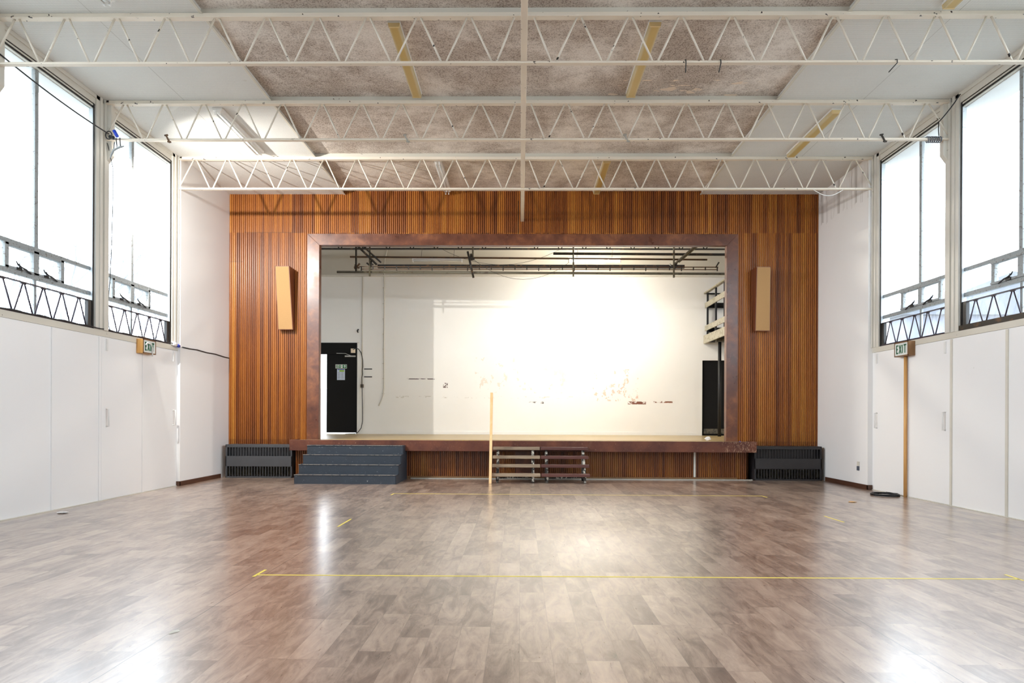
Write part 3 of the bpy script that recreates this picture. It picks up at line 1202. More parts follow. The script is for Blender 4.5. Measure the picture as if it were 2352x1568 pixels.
# ------------------------------------------------------------------ light fittings
def fitting(x, ya, yb, zc, kind, label, group):
    t = thing('ceiling_light', label, 'ceiling light', (x, (ya + yb) / 2, zc), group)
    w = 0.078
    if kind == 'diffuser':
        mb = MB().box(x - w, x + w, ya, yb, zc - 0.030, zc)
        obj('housing', mb, M['white_plastic'], t, 0.004)
        mb = MB()
        a = w * 0.94
        mb.poly([(x - a, zc - 0.03), (x - a * 0.86, zc - 0.078), (x + a * 0.86, zc - 0.078), (x + a, zc - 0.03)], 'y', ya + 0.02, yb - 0.02)
        obj('diffuser', mb, M['diffuser'], t, 0.006)
        for y in (ya, yb):
            s = 1 if y == ya else -1
            mb = MB().poly([(x - a, zc - 0.03), (x - a * 0.88, zc - 0.08), (x + a * 0.88, zc - 0.08), (x + a, zc - 0.03)], 'y', y, y + s * 0.022)
            obj('end_cap', mb, M['diffuser_end'], t)
    else:
        mb = MB().poly([(x - w, zc), (x - w * 0.9, zc - 0.045), (x + w * 0.9, zc - 0.045), (x + w, zc)], 'y', ya, yb)
        obj('housing', mb, M['white_plastic'], t, 0.003)
        for dx in (-0.032, 0.032):
            tb_ = obj('tube', MB().tube([(x + dx, ya + 0.05, zc - 0.083), (x + dx, yb - 0.05, zc - 0.083)], 0.014, 10), M['tube'], t)
            for y in (ya + 0.02, yb - 0.045):
                obj('lamp_holder', MB().box(x + dx - 0.012, x + dx + 0.012, y, y + 0.025, zc - 0.105, zc - 0.045), M['white_plastic'], t)
    return t


g = 'fluorescent ceiling lights of the hall'
fitting(-1.575, 8.36, 10.23, ZC, 'diffuser', 'yellowed ceiling light left of the centre beam, between the first two trusses', g)
fitting(1.63, 8.36, 10.23, ZC, 'diffuser', 'yellowed ceiling light right of the centre beam, between the first two trusses', g)
fitting(-1.585, 12.85, 14.62, ZC, 'bare', 'bare twin-tube ceiling light left of centre, just before the stage wall', g)
fitting(1.61, 12.85, 14.66, ZC, 'diffuser', 'yellowed ceiling light right of centre, just before the stage wall', g)
fitting(-4.735, 10.55, 12.30, ZS, 'bare', 'bare twin-tube ceiling light on the left perforated ceiling', g)
fitting(4.865, 10.60, 12.40, ZS, 'diffuser', 'yellowed ceiling light on the right perforated ceiling', g)
fitting(-4.75, 5.94, 7.79, ZS, 'bare', 'bare twin-tube light cut off by the top edge at upper left', g)
fitting(4.905, 6.06, 7.92, ZS, 'diffuser', 'yellowed ceiling light cut off by the top edge at upper right', g)

# ------------------------------------------------------------------ stage steps (solid)
t = thing('stage_steps', 'dark blue-black painted wooden steps up to the stage, worn pale edges', 'steps', (-3.37, 13.6, 0))
SY = [13.06, 13.33, 13.60, 13.86]
SX0, SX1 = -4.345, -2.378
mb = MB()
for i, y in enumerate(SY):
    mb.box(SX0 + 0.012, SX1 - 0.012, y, y + 0.02, 0.178 * i, 0.178 * (i + 1) - 0.018)
obj('riser', mb, M['stair'], t)
for i, y in enumerate(SY):
    yn = SY[i + 1] if i < 3 else 14.085
    obj('tread', MB().box(SX0, SX1, y - 0.008, yn + 0.0, 0.178 * (i + 1) - 0.018, 0.178 * (i + 1)), [M['stair']], t, 0.003)
    obj('nosing', MB().box(SX0, SX1, y - 0.010, y + 0.012, 0.178 * (i + 1) - 0.006, 0.178 * (i + 1) + 0.001), M['stair_edge'], t)
for x in (SX0, SX1 - 0.02):
    prof = [(13.06 + 0.01, 0.0)]
    for i, y in enumerate(SY):
        prof.append((y + 0.01, 0.178 * i if i else 0.0))
        prof.append((y + 0.01, 0.178 * (i + 1) - 0.02))
    prof += [(14.085, 0.69), (14.085, 0.58), (14.30, 0.58), (14.30, 0.0)]
    prof = prof[1:]
    obj('side_panel', MB().poly(prof, 'x', x, x + 0.02), M['stair'], t)

# ------------------------------------------------------------------ open-tread folding steps on castors
def open_steps(x0, x1, frames, tread_m, label):
    t = thing('rolling_steps', label, 'steps', ((x0 + x1) / 2, 13.75, 0), 'low open-tread rolling steps at the stage front')
    ys = [13.46, 13.65, 13.84, 14.02 - 0.13]
    ys = [13.44, 13.60, 13.75, 13.90]
    zs = [0.185, 0.355, 0.520, 0.690]
    for i in range(4):
        obj('tread', MB().box(x0, x1, ys[i], ys[i] + 0.17, zs[i] - 0.06, zs[i]), tread_m, t, 0.006)
    for fx in frames:
        mb = MB()
        mb.bar((fx, 13.50, 0.09), (fx, 14.02, 0.635), 0.05, 0.06)
        mb.bar((fx, 14.02, 0.06), (fx, 14.02, 0.63), 0.05, 0.045)
        mb.bar((fx, 13.50, 0.09), (fx, 14.03, 0.09), 0.045, 0.035)
        for i in range(4):
            mb.bar((fx, ys[i] + 0.03, zs[i] - 0.075), (fx, ys[i] + 0.16, zs[i] - 0.075), 0.05, 0.03)
            mb.bar((fx, ys[i] + 0.04, zs[i] - 0.08), (fx, ys[i] + 0.06, zs[i] - 0.17), 0.045, 0.03)
        fr = obj('side_frame', mb, M['bleach_frame'], t)
        for yy in (13.52, 14.0):
            mb = MB().tube([(fx - 0.02, yy, 0.036), (fx + 0.02, yy, 0.036)], 0.036, 14)
            mb.box(fx - 0.027, fx + 0.027, yy - 0.012, yy + 0.012, 0.036, 0.085)
            obj('castor', mb, M['rubber'], fr)
    mb = MB().bar((frames[0], 13.95, 0.12), (frames[1], 13.95, 0.12), 0.03, 0.05)
    mb.bar((frames[0], 13.62, 0.085), (frames[1], 13.9, 0.085), 0.02, 0.03)
    obj('crossbar', mb, M['bleach_frame'], t)
    return t


open_steps(-0.555, 0.400, (-0.455, 0.255), M['bleach_gray'], 'open-tread rolling steps with weathered grey-brown treads, left of the pair')
open_steps(0.416, 1.375, (0.53, 1.28), M['bleach_red'], 'open-tread rolling steps with dark maroon treads, right of the pair')

# upright timber next to the rolling steps
mb = MB().bar((-0.585, 13.36, 0.0), (-0.592, 14.02, 1.785), 0.052, 0.095, up=(0, 1, 0))
for i in (0, 1, 2, 3):
    v = mb.v[i]
    mb.v[i] = (v[0], v[1], 0.0)
tag(obj('timber_post', mb, M['timber'], None, 0.002), 'pale unpainted timber post standing at the left end of the rolling steps', 'timber')

# ------------------------------------------------------------------ heaters
def heater(x0, x1, m, label, z1):
    ya = 14.285
    t = thing('heater', label, 'heater', ((x0 + x1) / 2, 14.48, 0), 'low metal convector heaters either side of the stage')
    H = z1
    za, zb_, zc_, zd_ = 0.045, 0.235, 0.46, H - 0.055
    mb = MB()
    mb.box(x0, x0 + 0.02, ya, YW - 0.04, 0.0, H)
    mb.box(x1 - 0.02, x1, ya, YW - 0.04, 0.0, H)
    mb.box(x0, x1, ya, YW - 0.04, H - 0.018, H)
    mb.box(x0, x1, ya, ya + 0.012, H - 0.06, H - 0.018)
    mb.box(x0, x1, ya, ya + 0.012, zb_ + 0.005, zc_ - 0.002)
    mb.box(x0, x1, ya, ya + 0.012, 0.0, 0.03)
    mb.box(x0, x1, ya + 0.16, ya + 0.175, 0.0, H - 0.02)
    obj('casing', mb, m, t, 0.003)
    for a, b, nm in ((0.03, zb_ + 0.005, 'lower_grille'), (zc_ - 0.002, H - 0.06, 'upper_grille')):
        mb = MB()
        cnt = 23
        for i in range(cnt + 1):
            xx = x0 + 0.03 + (x1 - x0 - 0.06) * i / cnt
            mb.box(xx - 0.0055, xx + 0.0055, ya, ya + 0.01, a, b)
        obj(nm, mb, m, t)
    mb = MB()
    for i in range(60):
        xx = x0 + 0.04 + (x1 - x0 - 0.08) * i / 59
        mb.box(xx - 0.001, xx + 0.001, ya + 0.035, ya + 0.13, 0.06, 0.215)
    mb.box(x0 + 0.03, x1 - 0.03, ya + 0.13, ya + 0.15, 0.05, 0.23)
    obj('fins', mb, M['heater_fin'], t)
    return t


heater(-6.20, -4.795, M['heater_gray'], 'charcoal grey convector heater left of the stage', 0.70)
heater(4.880, 6.275, M['heater_black'], 'black convector heater right of the stage', 0.712)

# ------------------------------------------------------------------ wall speakers
def speaker(xt0, xt1, xb0, xb1, label):
    t = thing('wall_speaker', label, 'speaker', ((xb0 + xb1) / 2, 14.66, 3.15), 'tall column speakers on the timber wall')
    yt, yb = 14.37, 14.545
    z1, z0 = 4.475, 3.145
    yw = YW - 0.016
    vs = [(xb0, yb, z0), (xb1, yb, z0), (xb1, yw, z0 + 0.02), (xb0, yw, z0 + 0.02),
          (xt0, yt, z1), (xt1, yt, z1), (xt1, yw, z1), (xt0, yw, z1)]
    mb = MB().add(vs, [(0, 1, 5, 4), (1, 2, 6, 5), (2, 3, 7, 6), (3, 0, 4, 7), (4, 5, 6, 7), (3, 2, 1, 0)])
    obj('cabinet', mb, M['speaker_wood'], t, 0.003)
    e = 0.014
    vs = [(xb0 + e, yb - 0.004, z0 + e), (xb1 - e, yb - 0.004, z0 + e), (xt1 - e, yt - 0.004, z1 - e), (xt0 + e, yt - 0.004, z1 - e)]
    vs += [(a, b + 0.008, c) for a, b, c in vs]
    mb = MB().add(vs, [(0, 1, 2, 3), (7, 6, 5, 4), (0, 4, 5, 1), (1, 5, 6, 2), (2, 6, 7, 3), (3, 7, 4, 0)])
    obj('speaker_cloth', mb, M['cloth'], t)
    return t


speaker(-5.205, -4.90, -5.195, -4.87, 'tall tan-fronted column speaker on the timber wall left of the stage')
speaker(4.94, 5.24, 4.97, 5.29, 'tall tan-fronted column speaker on the timber wall right of the stage')

# ------------------------------------------------------------------ exit signs
def letters_exit(mb, fx, ya, yb, z0, z1, sg, flip):
    """EXIT in flat bars on a plane x = fx, read along y (direction depends on the wall)"""
    W_ = (yb - ya)
    def Y(u): return ya + u * W_ if not flip else yb - u * W_
    def Z(v): return z0 + v * (z1 - z0)
    T = 0.024
    def seg(u0, v0, u1, v1, t=T):
        mb.bar((fx, Y(u0), Z(v0)), (fx, Y(u1), Z(v1)), t, 0.003, up=(1, 0, 0))
    # E
    seg(0.06, 0, 0.06, 1); seg(0.03, 0.95, 0.20, 0.95); seg(0.03, 0.52, 0.17, 0.52); seg(0.03, 0.05, 0.20, 0.05)
    # X
    seg(0.30, 0, 0.50, 1); seg(0.30, 1, 0.50, 0)
    # I
    seg(0.62, 0, 0.62, 1)
    # T
    seg(0.86, 0, 0.86, 1); seg(0.74, 0.95, 0.98, 0.95)


def exit_sign(side, label, wm, fm):
    sg = -1 if side == 'left' else 1
    X = XL if side == 'left' else XR
    f = X - sg * 0.125
    ya, yb, za, zb_ = (11.21, 11.60, 2.335, 2.572) if side == 'left' else (11.215, 11.625, 2.335, 2.575)
    t = thing('exit_sign', label, 'exit sign', (X - sg * 0.06, (ya + yb) / 2, za))
    obj('box', MB().box(f, X - sg * 0.013, ya, yb, za, zb_), wm, t, 0.003)
    mb = MB()
    b = 0.018
    for a in ((ya, yb, za, za + b), (ya, yb, zb_ - b, zb_), (ya, ya + b, za, zb_), (yb - b, yb, za, zb_)):
        mb.box(f - sg * 0.008, f, *a)
    obj('bezel', mb, fm, t)
    obj('face', MB().box(f - sg * 0.004, f, ya + b, yb - b, za + b, zb_ - b), M['sign_face'], t)
    mb = MB()
    letters_exit(mb, f - sg * 0.0055, ya + 0.05, yb - 0.05, za + 0.05, zb_ - 0.05, sg, side == 'right')
    obj('lettering', mb, M['sign_green'], t)
    if side == 'left':
        mb = MB().tube([(f - sg * 0.012, 11.27, 2.47), (f - sg * 0.02, 11.30, 2.51), (f - sg * 0.02, 11.42, 2.50), (f - sg * 0.015, 11.47, 2.44), (f - sg * 0.015, 11.48, 2.30)], 0.011, 8)
        obj('hanging_tape', mb, M['white_plastic'], t)
    return t


exit_sign('left', 'EXIT sign with a light orange-yellow wooden side, on the left wall', M['sign_wood'], M['sign_wood_dark'])
exit_sign('right', 'EXIT sign in a brown wooden box on the right wall above a pole', M['sign_wood_dark'], M['sign_wood_dark'])
mb = MB().tube([(XR - 0.045, 11.435, 0.0), (XR - 0.045, 11.44, 2.333)], 0.026, 12)
tag(obj('wooden_pole', mb, M['pole'], None), 'orange pine pole standing against the right wall under the exit sign', 'pole')
# coiled cable on the floor
pts = []
for i in range(90):
    a = i / 90 * 2 * math.pi * 4.2
    r1 = 0.20 + 0.02 * math.sin(i * 1.7)
    pts.append((6.17 + 0.20 * math.cos(a) * r1 / 0.2, 11.62 + r1 * 1.1 * math.sin(a), 0.012 + 0.006 * (i // 22)))
tag(obj('cable_coil', MB().tube(pts, 0.010, 6), M['cable'], None), 'black cable coiled on the floor at the foot of the pine pole', 'cable')

# ------------------------------------------------------------------ floor tape and litter
def tape(name, pts, label, group='yellow tape marks on the hall floor', w=0.024):
    mb = MB()
    for a, b in pts:
        d = Vector((b[0] - a[0], b[1] - a[1], 0)).normalized()
        nrm = Vector((-d.y, d.x, 0)) * (w / 2)
        p = [(a[0] + nrm.x, a[1] + nrm.y), (b[0] + nrm.x, b[1] + nrm.y), (b[0] - nrm.x, b[1] - nrm.y), (a[0] - nrm.x, a[1] - nrm.y)]
        mb.poly(p, 'z', 0.0002, 0.0014)
    tag(obj(name, mb, M['tape'], None), label, 'floor tape', group)


tape('floor_tape', [((-2.15, 5.56), (4.06, 5.60)), ((-2.155, 5.50), (-2.15, 5.75)), ((4.06, 5.55), (4.06, 5.76))],
     'long yellow tape line across the floor nearest the viewer')
tape('floor_tape', [((-2.14, 11.50), (4.05, 11.44)), ((-2.14, 11.30), (-2.13, 11.52)), ((4.05, 11.25), (4.04, 11.47))],
     'long yellow tape line across the floor in front of the steps')
tape('floor_tape', [((-2.145, 8.02), (-2.14, 8.62))], 'short yellow tape strip on the left half of the floor')
tape('floor_tape', [((4.06, 8.60), (4.05, 9.14))], 'short yellow tape strip on the right part of the floor')
mb = MB()
x = -1.65
while x < -0.75:
    w = random.uniform(0.04, 0.11)
    mb.box(x, x + w, AY + 0.002, AY + 0.03, 0.8122, 0.8135)
    x += w + random.uniform(0.015, 0.05)
tag(obj('edge_tape', mb, M['tape'], None), 'broken yellow tape along the stage edge above the stairs', 'tape')


def crumple(name, c, r, m, label, cat, flat=0.6, seed=1):
    rnd = random.Random(seed)
    mb = MB()
    vs, fs = [], []
    R, Cn = 6, 10
    for i in range(R + 1):
        th = math.pi * i / R
        for j in range(Cn):
            ph = 2 * math.pi * j / Cn
            rr = r * rnd.uniform(0.6, 1.15)
            vs.append((c[0] + rr * math.sin(th) * math.cos(ph) * 1.3, c[1] + rr * math.sin(th) * math.sin(ph), max(c[2] + 0.001, c[2] + r * flat + rr * math.cos(th) * flat)))
    for i in range(R):
        for j in range(Cn):
            j2 = (j + 1) % Cn
            fs.append((i * Cn + j, i * Cn + j2, (i + 1) * Cn + j2, (i + 1) * Cn + j))
    mb.add(vs, fs)
    return tag(obj(name, mb, m, None), label, cat)


crumple('tissue', (4.10, 15.0, ZD), 0.055, M['tissue'], 'crumpled white tissue lying on the right front of the stage', 'litter', 0.8, 3)
crumple('paper_scrap', (-6.08, 8.99, 0), 0.06, M['tissue'], 'white paper scrap on the floor along the left wall', 'litter', 0.2, 5)
crumple('leaf_scrap', (5.16, 10.67, 0), 0.055, M['pole'], 'small orange-brown scrap on the floor near the right wall', 'litter', 0.12, 8)
crumple('bottle_cap', (4.60, 14.35, ZD - 0.006), 0.018, M['blue'], 'tiny blue cap on the right end of the stage edge', 'cap', 0.5, 9)

# loose vinyl corner near the camera
mb = MB().add([(-2.088, 4.03, 0.001), (-2.045, 4.09, 0.001), (-2.072, 4.125, 0.001), (-2.082, 4.06, 0.012)], [(0, 1, 2), (3, 1, 2), (0, 1, 3), (0, 2, 3)])
tag(obj('lifted_vinyl', mb, M['conduit'], None), 'small lifted corner of vinyl on the seam at lower left', 'vinyl flap')

# wall socket
t = thing('wall_socket', 'small pale and grey socket on the white wall right of the stage', 'socket', (PIER_R, 12.91, 0.33))
obj('plate', MB().box(PIER_R - 0.014, PIER_R - 0.0005, 12.87, 12.95, 0.41, 0.49), M['conduit'], t, 0.003)
obj('lower_plate', MB().box(PIER_R - 0.022, PIER_R - 0.0005, 12.875, 12.945, 0.325, 0.405), M['cable_gray'], t, 0.003)

# ------------------------------------------------------------------ stage rigging
PY = 16.2


def pz(v): return 1.3 + (957.5 - v) / (1568 / PY)
def px(u): return (u - 1195) / (1568 / PY)


def pipe(x0, x1, y, z0, z1, r, m, label, name='scaffold_pipe', grp='pipes hung over the stage'):
    tag(obj(name, MB().tube([(x0, y, z0), (x1, y, z1)], r, 10), m, None), label, 'pipe', grp)


pipe(-4.07, 4.40, PY, 5.095, 5.04, 0.021, M['rust_pipe'], 'thin rusty brown pipe, uppermost of the long pipes on the left')
pipe(0.76, 6.4, PY - 0.06, 5.165, 5.14, 0.030, M['dark_steel'], 'dark thick pipe at the upper right over the stage')
pipe(-4.38, 6.4, PY, 4.735, 4.70, 0.028, M['pipe'], 'grey-green pipe, lowest of the long pipes over the stage')
t = thing('lighting_bar', 'long dark boxed bar with socket rail over the stage', 'lighting bar', (0.3, PY, 4.8))
obj('box_bar', MB().box(-3.42, 3.88, PY + 0.03, PY + 0.10, 4.845, 4.925), M['dark_steel'], t, 0.004)
mb = MB()
mb.box(-3.85, 4.66, PY - 0.01, PY + 0.01, 4.852, 4.872)
mb.box(-3.80, 4.64, PY - 0.01, PY + 0.01, 4.795, 4.812)
obj('rail', mb, M['rust_pipe'], t)
for i in range(31):
    xx = -3.80 + i * 8.44 / 30
    z0 = 4.79 if i % 3 else 4.77
    obj('rung', MB().box(xx - 0.012, xx + 0.012, PY - 0.012, PY + 0.012, z0, 4.872), M['dark_steel'], t)
mb = MB()
mb.bar((4.60, PY, 4.85), (4.68, PY, 4.98), 0.02, 0.03)
obj('end_hook', mb, M['dark_steel'], t)
hang = [(-3.90, -3.90, 6.34, 4.72, 0.022, 'dark', 'dark hanger pipe at the far left with a yellow clamp'),
        (-3.585, -3.585, 6.34, 4.62, 0.020, 'pipe', 'grey-green hanger pipe, second from the left'),
        (-1.14, -1.14, 6.34, 5.0, 0.020, 'pipe', 'short hanger pipe left of the centre beam line'),
        (-1.26, -1.12, 5.20, 4.58, 0.026, 'dark', 'tilted dark hanger left of centre over the stage'),
        (1.235, 1.235, 6.34, 4.62, 0.020, 'pipe', 'hanger pipe beside the lit lamp'),
        (3.60, 3.60, 6.34, 4.60, 0.022, 'pipe', 'hanger pipe at the right over the stage')]
for a, b, z1, z0, r, k, lab in hang:
    y = PY - 0.07 if k == 'pipe' else PY - 0.11
    tag(obj('hanger_pipe', MB().tube([(a, y, z1), (b, y, z0)], r, 8), M['pipe'] if k == 'pipe' else M['dark_steel'], None), lab, 'hanger', 'hangers over the stage')
# clamps
for xx, zz, lab in ((-3.90, 4.86, 'yellow-brown clamp at the far left hanger'), (-3.58, 4.90, 'dark clamp on the second hanger from the left'),
                    (-1.18, 5.08, 'dark clamp on the tilted hanger left of centre'), (3.60, 4.90, 'tangled dark clamp on the right hanger')):
    mb = MB()
    for q in range(5):
        a = Vector((random.uniform(-0.09, 0.09), random.uniform(-0.04, 0.04), random.uniform(-0.08, 0.08)))
        b = Vector((random.uniform(-0.09, 0.09), random.uniform(-0.04, 0.04), random.uniform(-0.10, 0.10)))
        c = Vector((xx, PY - 0.06, zz))
        mb.bar(c + a, c + b, 0.03, 0.035)
    tag(obj('clamp', mb, M['rust_pipe'] if zz == 4.86 else M['dark_steel'], None), lab, 'clamp', 'clamps on the stage rigging')
# braces going up and forward
for a, b, lab in (((-3.95, 15.75, 5.40), (-3.42, 16.15, 4.90), 'diagonal brace at the left over the stage'),
                  ((4.20, 15.6, 5.42), (3.62, 16.15, 4.92), 'diagonal brace at the right over the stage')):
    mb = MB().bar(a, b, 0.05, 0.03)
    c = Vector(a) + Vector((0.09, 0, 0.02)); d_ = Vector(b) + Vector((0.10, 0, 0.05))
    mb.bar(c, d_, 0.03, 0.03)
    tag(obj('diagonal_brace', mb, M['pipe'] if a[0] > 0 else M['dark_steel'], None), lab, 'brace', 'diagonal braces over the stage')
# slack wires
def wire(a, b, sag, label, r=0.004, m='cable', name='slack_wire', n_=16, grp='slack wires over the stage'):
    a, b = Vector(a), Vector(b)
    pts = []
    for i in range(n_ + 1):
        t_ = i / n_
        p = a.lerp(b, t_)
        p.z -= sag * 4 * t_ * (1 - t_)
        pts.append(p)
    tag(obj(name, MB().tube(pts, r, 6), M[m], None), label, 'wire', grp)


wire((-1.14, PY - 0.088, 5.03), (1.235, PY - 0.088, 5.03), 0.48, 'deep slack wire hanging below the bars left of the lit lamp')
wire((-2.0, TY[7] + 4.462, 5.50), (1.0, TY[7] + 4.462, 5.50), 0.40, 'slack wire drooping between the truss and the bars')
wire((-3.585, PY - 0.09, 5.10), (-1.14, PY - 0.09, 5.06), 0.03, 'nearly straight thin wire at the left over the stage')
mb = MB().tube([(-2.1 + 0.1 * i, 17.0, 5.66 + 0.05 * math.sin(i * 0.5)) for i in range(12)], 0.018, 6)
tag(obj('bundled_cable', mb, M['cable'], None), 'thick black cable draped along the dark stage truss', 'cable')

# stage fluorescent lamps
def stage_lamp(x0, x1, lit, label):
    y = TY[7] + 4.42
    z = 5.19
    t = thing('stage_lamp', label, 'lamp', ((x0 + x1) / 2, y, z), 'tube lamps hanging over the stage')
    obj('housing', MB().box(x0, x1, y - 0.035, y + 0.035, z + 0.035, z + 0.08), M['white_plastic'], t, 0.004)
    r = 0.019
    for dz, dy in ((0.0, -0.025), (0.0, 0.025)):
        obj('tube', MB().tube([(x0 + 0.03, y + dy, z + dz), (x1 - 0.03, y + dy, z + dz)], r, 12), M['lit_tube'] if lit else M['tube'], t)
    for xx in (x0, x1 - 0.03):
        obj('end_holder', MB().box(xx, xx + 0.03, y - 0.05, y + 0.05, z - 0.03, z + 0.04), M['white_plastic'], t)
    for xx in (x0 + 0.22, x1 - 0.22):
        obj('hanging_wire', MB().tube([(xx, y, z + 0.08), (xx + 0.02, y, 5.49)], 0.004, 5), M['cable'], t)


stage_lamp(-2.71, -1.46, False, 'unlit white tube lamp hanging at the left over the stage')
stage_lamp(1.17, 2.48, True, 'glowing warm tube lamp hanging right of centre over the stage')

# ------------------------------------------------------------------ balcony at the stage right
t = thing('stage_balcony', 'grey boarded balcony platform with black posts at the right of the stage', 'balcony', (5.9, 17.5, ZD))
bx = 5.147
obj('platform', MB().box(bx + 0.04, 6.89, 16.2, YS - 0.002, 3.425, 3.59), M['black_matt'], t)
obj('edge_board', MB().box(bx, bx + 0.04, 16.2, YS - 0.002, 3.385, 3.61), M['balcony_board'], t)
for z0, z1 in ((3.733, 3.881), (4.376, 4.521)):
    obj('rail_board', MB().box(bx + 0.02, bx + 0.045, 16.2, YS - 0.06, z0, z1), M['balcony_board'], t)
obj('hand_rail', MB().box(bx + 0.0, bx + 0.09, 16.2, YS - 0.02, 4.785, 4.822), M['balcony_board'], t)
for yy in (YS - 0.16, 18.33, 17.55, 16.75):
    obj('post', MB().box(bx + 0.05, bx + 0.095, yy - 0.024, yy + 0.024, 3.59, 4.785), M['black'], t)
mb = MB()
mb.box(bx + 0.09, 6.88, YS - 0.09, YS - 0.05, 4.388, 4.527)
mb.box(bx + 0.09, 6.88, YS - 0.09, YS - 0.05, 3.712, 3.83)
mb.box(bx + 0.09, 6.88, YS - 0.09, YS - 0.05, 4.768, 4.80)
obj('back_rail', mb, M['black_matt'], t)
obj('support_post', MB().tube([(5.35, 18.42, ZD), (5.35, 18.42, 3.40)], 0.045, 12), M['black'], t)
obj('bracket', MB().box(5.25, 5.68, 18.34, 18.51, 3.34, 3.425), M['pipe'], t)

# ------------------------------------------------------------------ things on the stage back wall
mb = MB().tube([(-4.487, YS - 0.02, 5.267), (-4.487, YS - 0.02, 2.201)], 0.013, 8)
tag(obj('conduit', mb, M['conduit'], None), 'straight white conduit from the top down to the brown box near the stage door', 'conduit')
pts = [(-3.538, YS - 0.03, 6.286), (-3.667, YS - 0.03, 6.189), (-3.785, YS - 0.03, 6.018), (-3.849, YS - 0.03, 5.750), (-3.865, YS - 0.02, 5.374), (-3.865, YS - 0.02, 3.123),
       (-3.860, YS - 0.02, 2.158), (-3.881, YS - 0.02, 1.900), (-3.946, YS - 0.02, 1.729), (-4.015, YS - 0.02, 1.600)]
t = thing('conduit', 'curved white conduit with clips, its lower end bent to the left', 'conduit', (-3.860, YS - 0.02, 3.123))
obj('tube', MB().tube(pts, 0.015, 8), M['conduit'], t)
for zz in (1.943, 2.372, 2.801, 3.209, 3.637, 4.066, 4.495, 4.946):
    obj('clip', MB().box(-3.919, -3.844, YS - 0.022, YS - 0.001, zz - 0.012, zz + 0.012), M['conduit'], t)
tag(obj('junction_box', MB().box(-4.530, -4.444, YS - 0.05, YS, 2.115, 2.211), M['jbrown'], None, 0.004), 'small brown junction box at the foot of the conduit by the stage door', 'junction box')
tag(obj('alarm_box', MB().box(-4.804, -4.680, YS - 0.05, YS - 0.021, 3.096, 3.219), M['beige_cover'], None, 0.004), 'square cream box at the top right corner of the black stage door', 'junction box')
pts = [(-4.739, YS - 0.055, 3.187), (-4.675, YS - 0.06, 3.219), (-4.589, YS - 0.04, 3.209), (-4.514, YS - 0.035, 3.101), (-4.466, YS - 0.035, 2.887), (-4.460, YS - 0.04, 2.715), (-4.477, YS - 0.04, 2.608),
       (-4.466, YS - 0.04, 2.501), (-4.487, YS - 0.05, 2.404), (-4.477, YS - 0.06, 1.997), (-4.466, YS - 0.04, 1.514), (-4.466, YS - 0.04, 1.171), (-4.503, YS - 0.04, 0.978), (-4.578, YS - 0.06, 0.860), (-4.675, YS - 0.08, 0.812), (-4.932, YS - 0.12, 0.805)]
tag(obj('wall_cable', MB().tube(pts, 0.010, 8), M['cable'], None), 'black cable looping from the cream box down to the stage floor', 'cable')
for zz, w_ in ((2.643, 'upper'), (2.422, 'lower')):
    tag(obj('wall_batten', MB().box(-4.434, -4.208, YS - 0.015, YS, zz - 0.013, zz + 0.013), M['black'], None), '%s of two short black bars on the stage back wall' % w_, 'bar', 'short black bars on the stage wall')
tag(obj('cable_stub', MB().tube([(-4.600, YS - 0.02, 3.766), (-4.621, YS - 0.05, 3.713), (-4.600, YS - 0.04, 3.670)], 0.02, 6), M['black'], None), 'small black cable end on the wall above the stage door', 'cable end')

# fire-exit sign and notice on the black door
F5 = {'F': ['111', '100', '110', '100', '100'], 'I': ['111', '010', '010', '010', '111'], 'R': ['110', '101', '110', '101', '101'],
      'E': ['111', '100', '110', '100', '111'], 'X': ['101', '101', '010', '101', '101'], 'T': ['111', '010', '010', '010', '010']}


def glyphs(mb, txt, x, z, s, y):
    for ch in txt:
        for r_, row in enumerate(F5[ch]):
            for c_, v in enumerate(row):
                if v == '1':
                    mb.box(x + c_ * s, x + (c_ + 1) * s, y - 0.0015, y, z - (r_ + 1) * s, z - r_ * s)
        x += 4 * s


yd = YS - 0.001
t = thing('fire_exit_sign', 'green and white FIRE EXIT sign with running figure and arrow on the black door', 'sign', (-5.082, yd, 2.651))
obj('plate', MB().box(-5.249, -4.927, yd - 0.004, yd, 2.659, 2.771), M['white_plastic'], t)
obj('green_field', MB().box(-5.240, -4.935, yd - 0.005, yd - 0.004, 2.667, 2.763), M['fire_green'], t)
mb = MB()
glyphs(mb, 'FIRE', -5.230, 2.756, 0.0068, yd - 0.005)
glyphs(mb, 'EXIT', -5.230, 2.711, 0.0068, yd - 0.005)
obj('lettering', mb, M['white_plastic'], t)
mb = MB()
mb.box(-5.104, -5.045, yd - 0.0055, yd - 0.005, 2.672, 2.758)
obj('doorway_symbol', mb, M['white_plastic'], t)
mb = MB()
Yp = yd - 0.0065
mb.tube([(-5.069, Yp + 0.0005, 2.749), (-5.069, Yp - 0.001, 2.749)], 0.006, 10)
for a, b in (((-5.072, 2.739), (-5.079, 2.713)), ((-5.079, 2.713), (-5.063, 2.698)), ((-5.063, 2.698), (-5.069, 2.679)), ((-5.079, 2.713), (-5.093, 2.700)),
             ((-5.093, 2.700), (-5.101, 2.685)), ((-5.073, 2.734), (-5.058, 2.724)), ((-5.073, 2.734), (-5.091, 2.728))):
    mb.bar((a[0], Yp, a[1]), (b[0], Yp, b[1]), 0.0065, 0.001, up=(0, 1, 0))
obj('running_figure', mb, M['fire_green'], t)
mb = MB()
mb.box(-4.993, -4.976, yd - 0.0065, yd - 0.005, 2.678, 2.731)
mb.poly([(-5.023, 2.717), (-4.985, 2.754), (-4.946, 2.717), (-4.962, 2.713), (-4.985, 2.735), (-5.007, 2.713)], 'y', yd - 0.0065, yd - 0.005)
obj('arrow', mb, M['white_plastic'], t)
t = thing('door_notice', 'white printed notice with blue heading below the FIRE EXIT sign', 'notice', (-5.093, yd, 2.329))
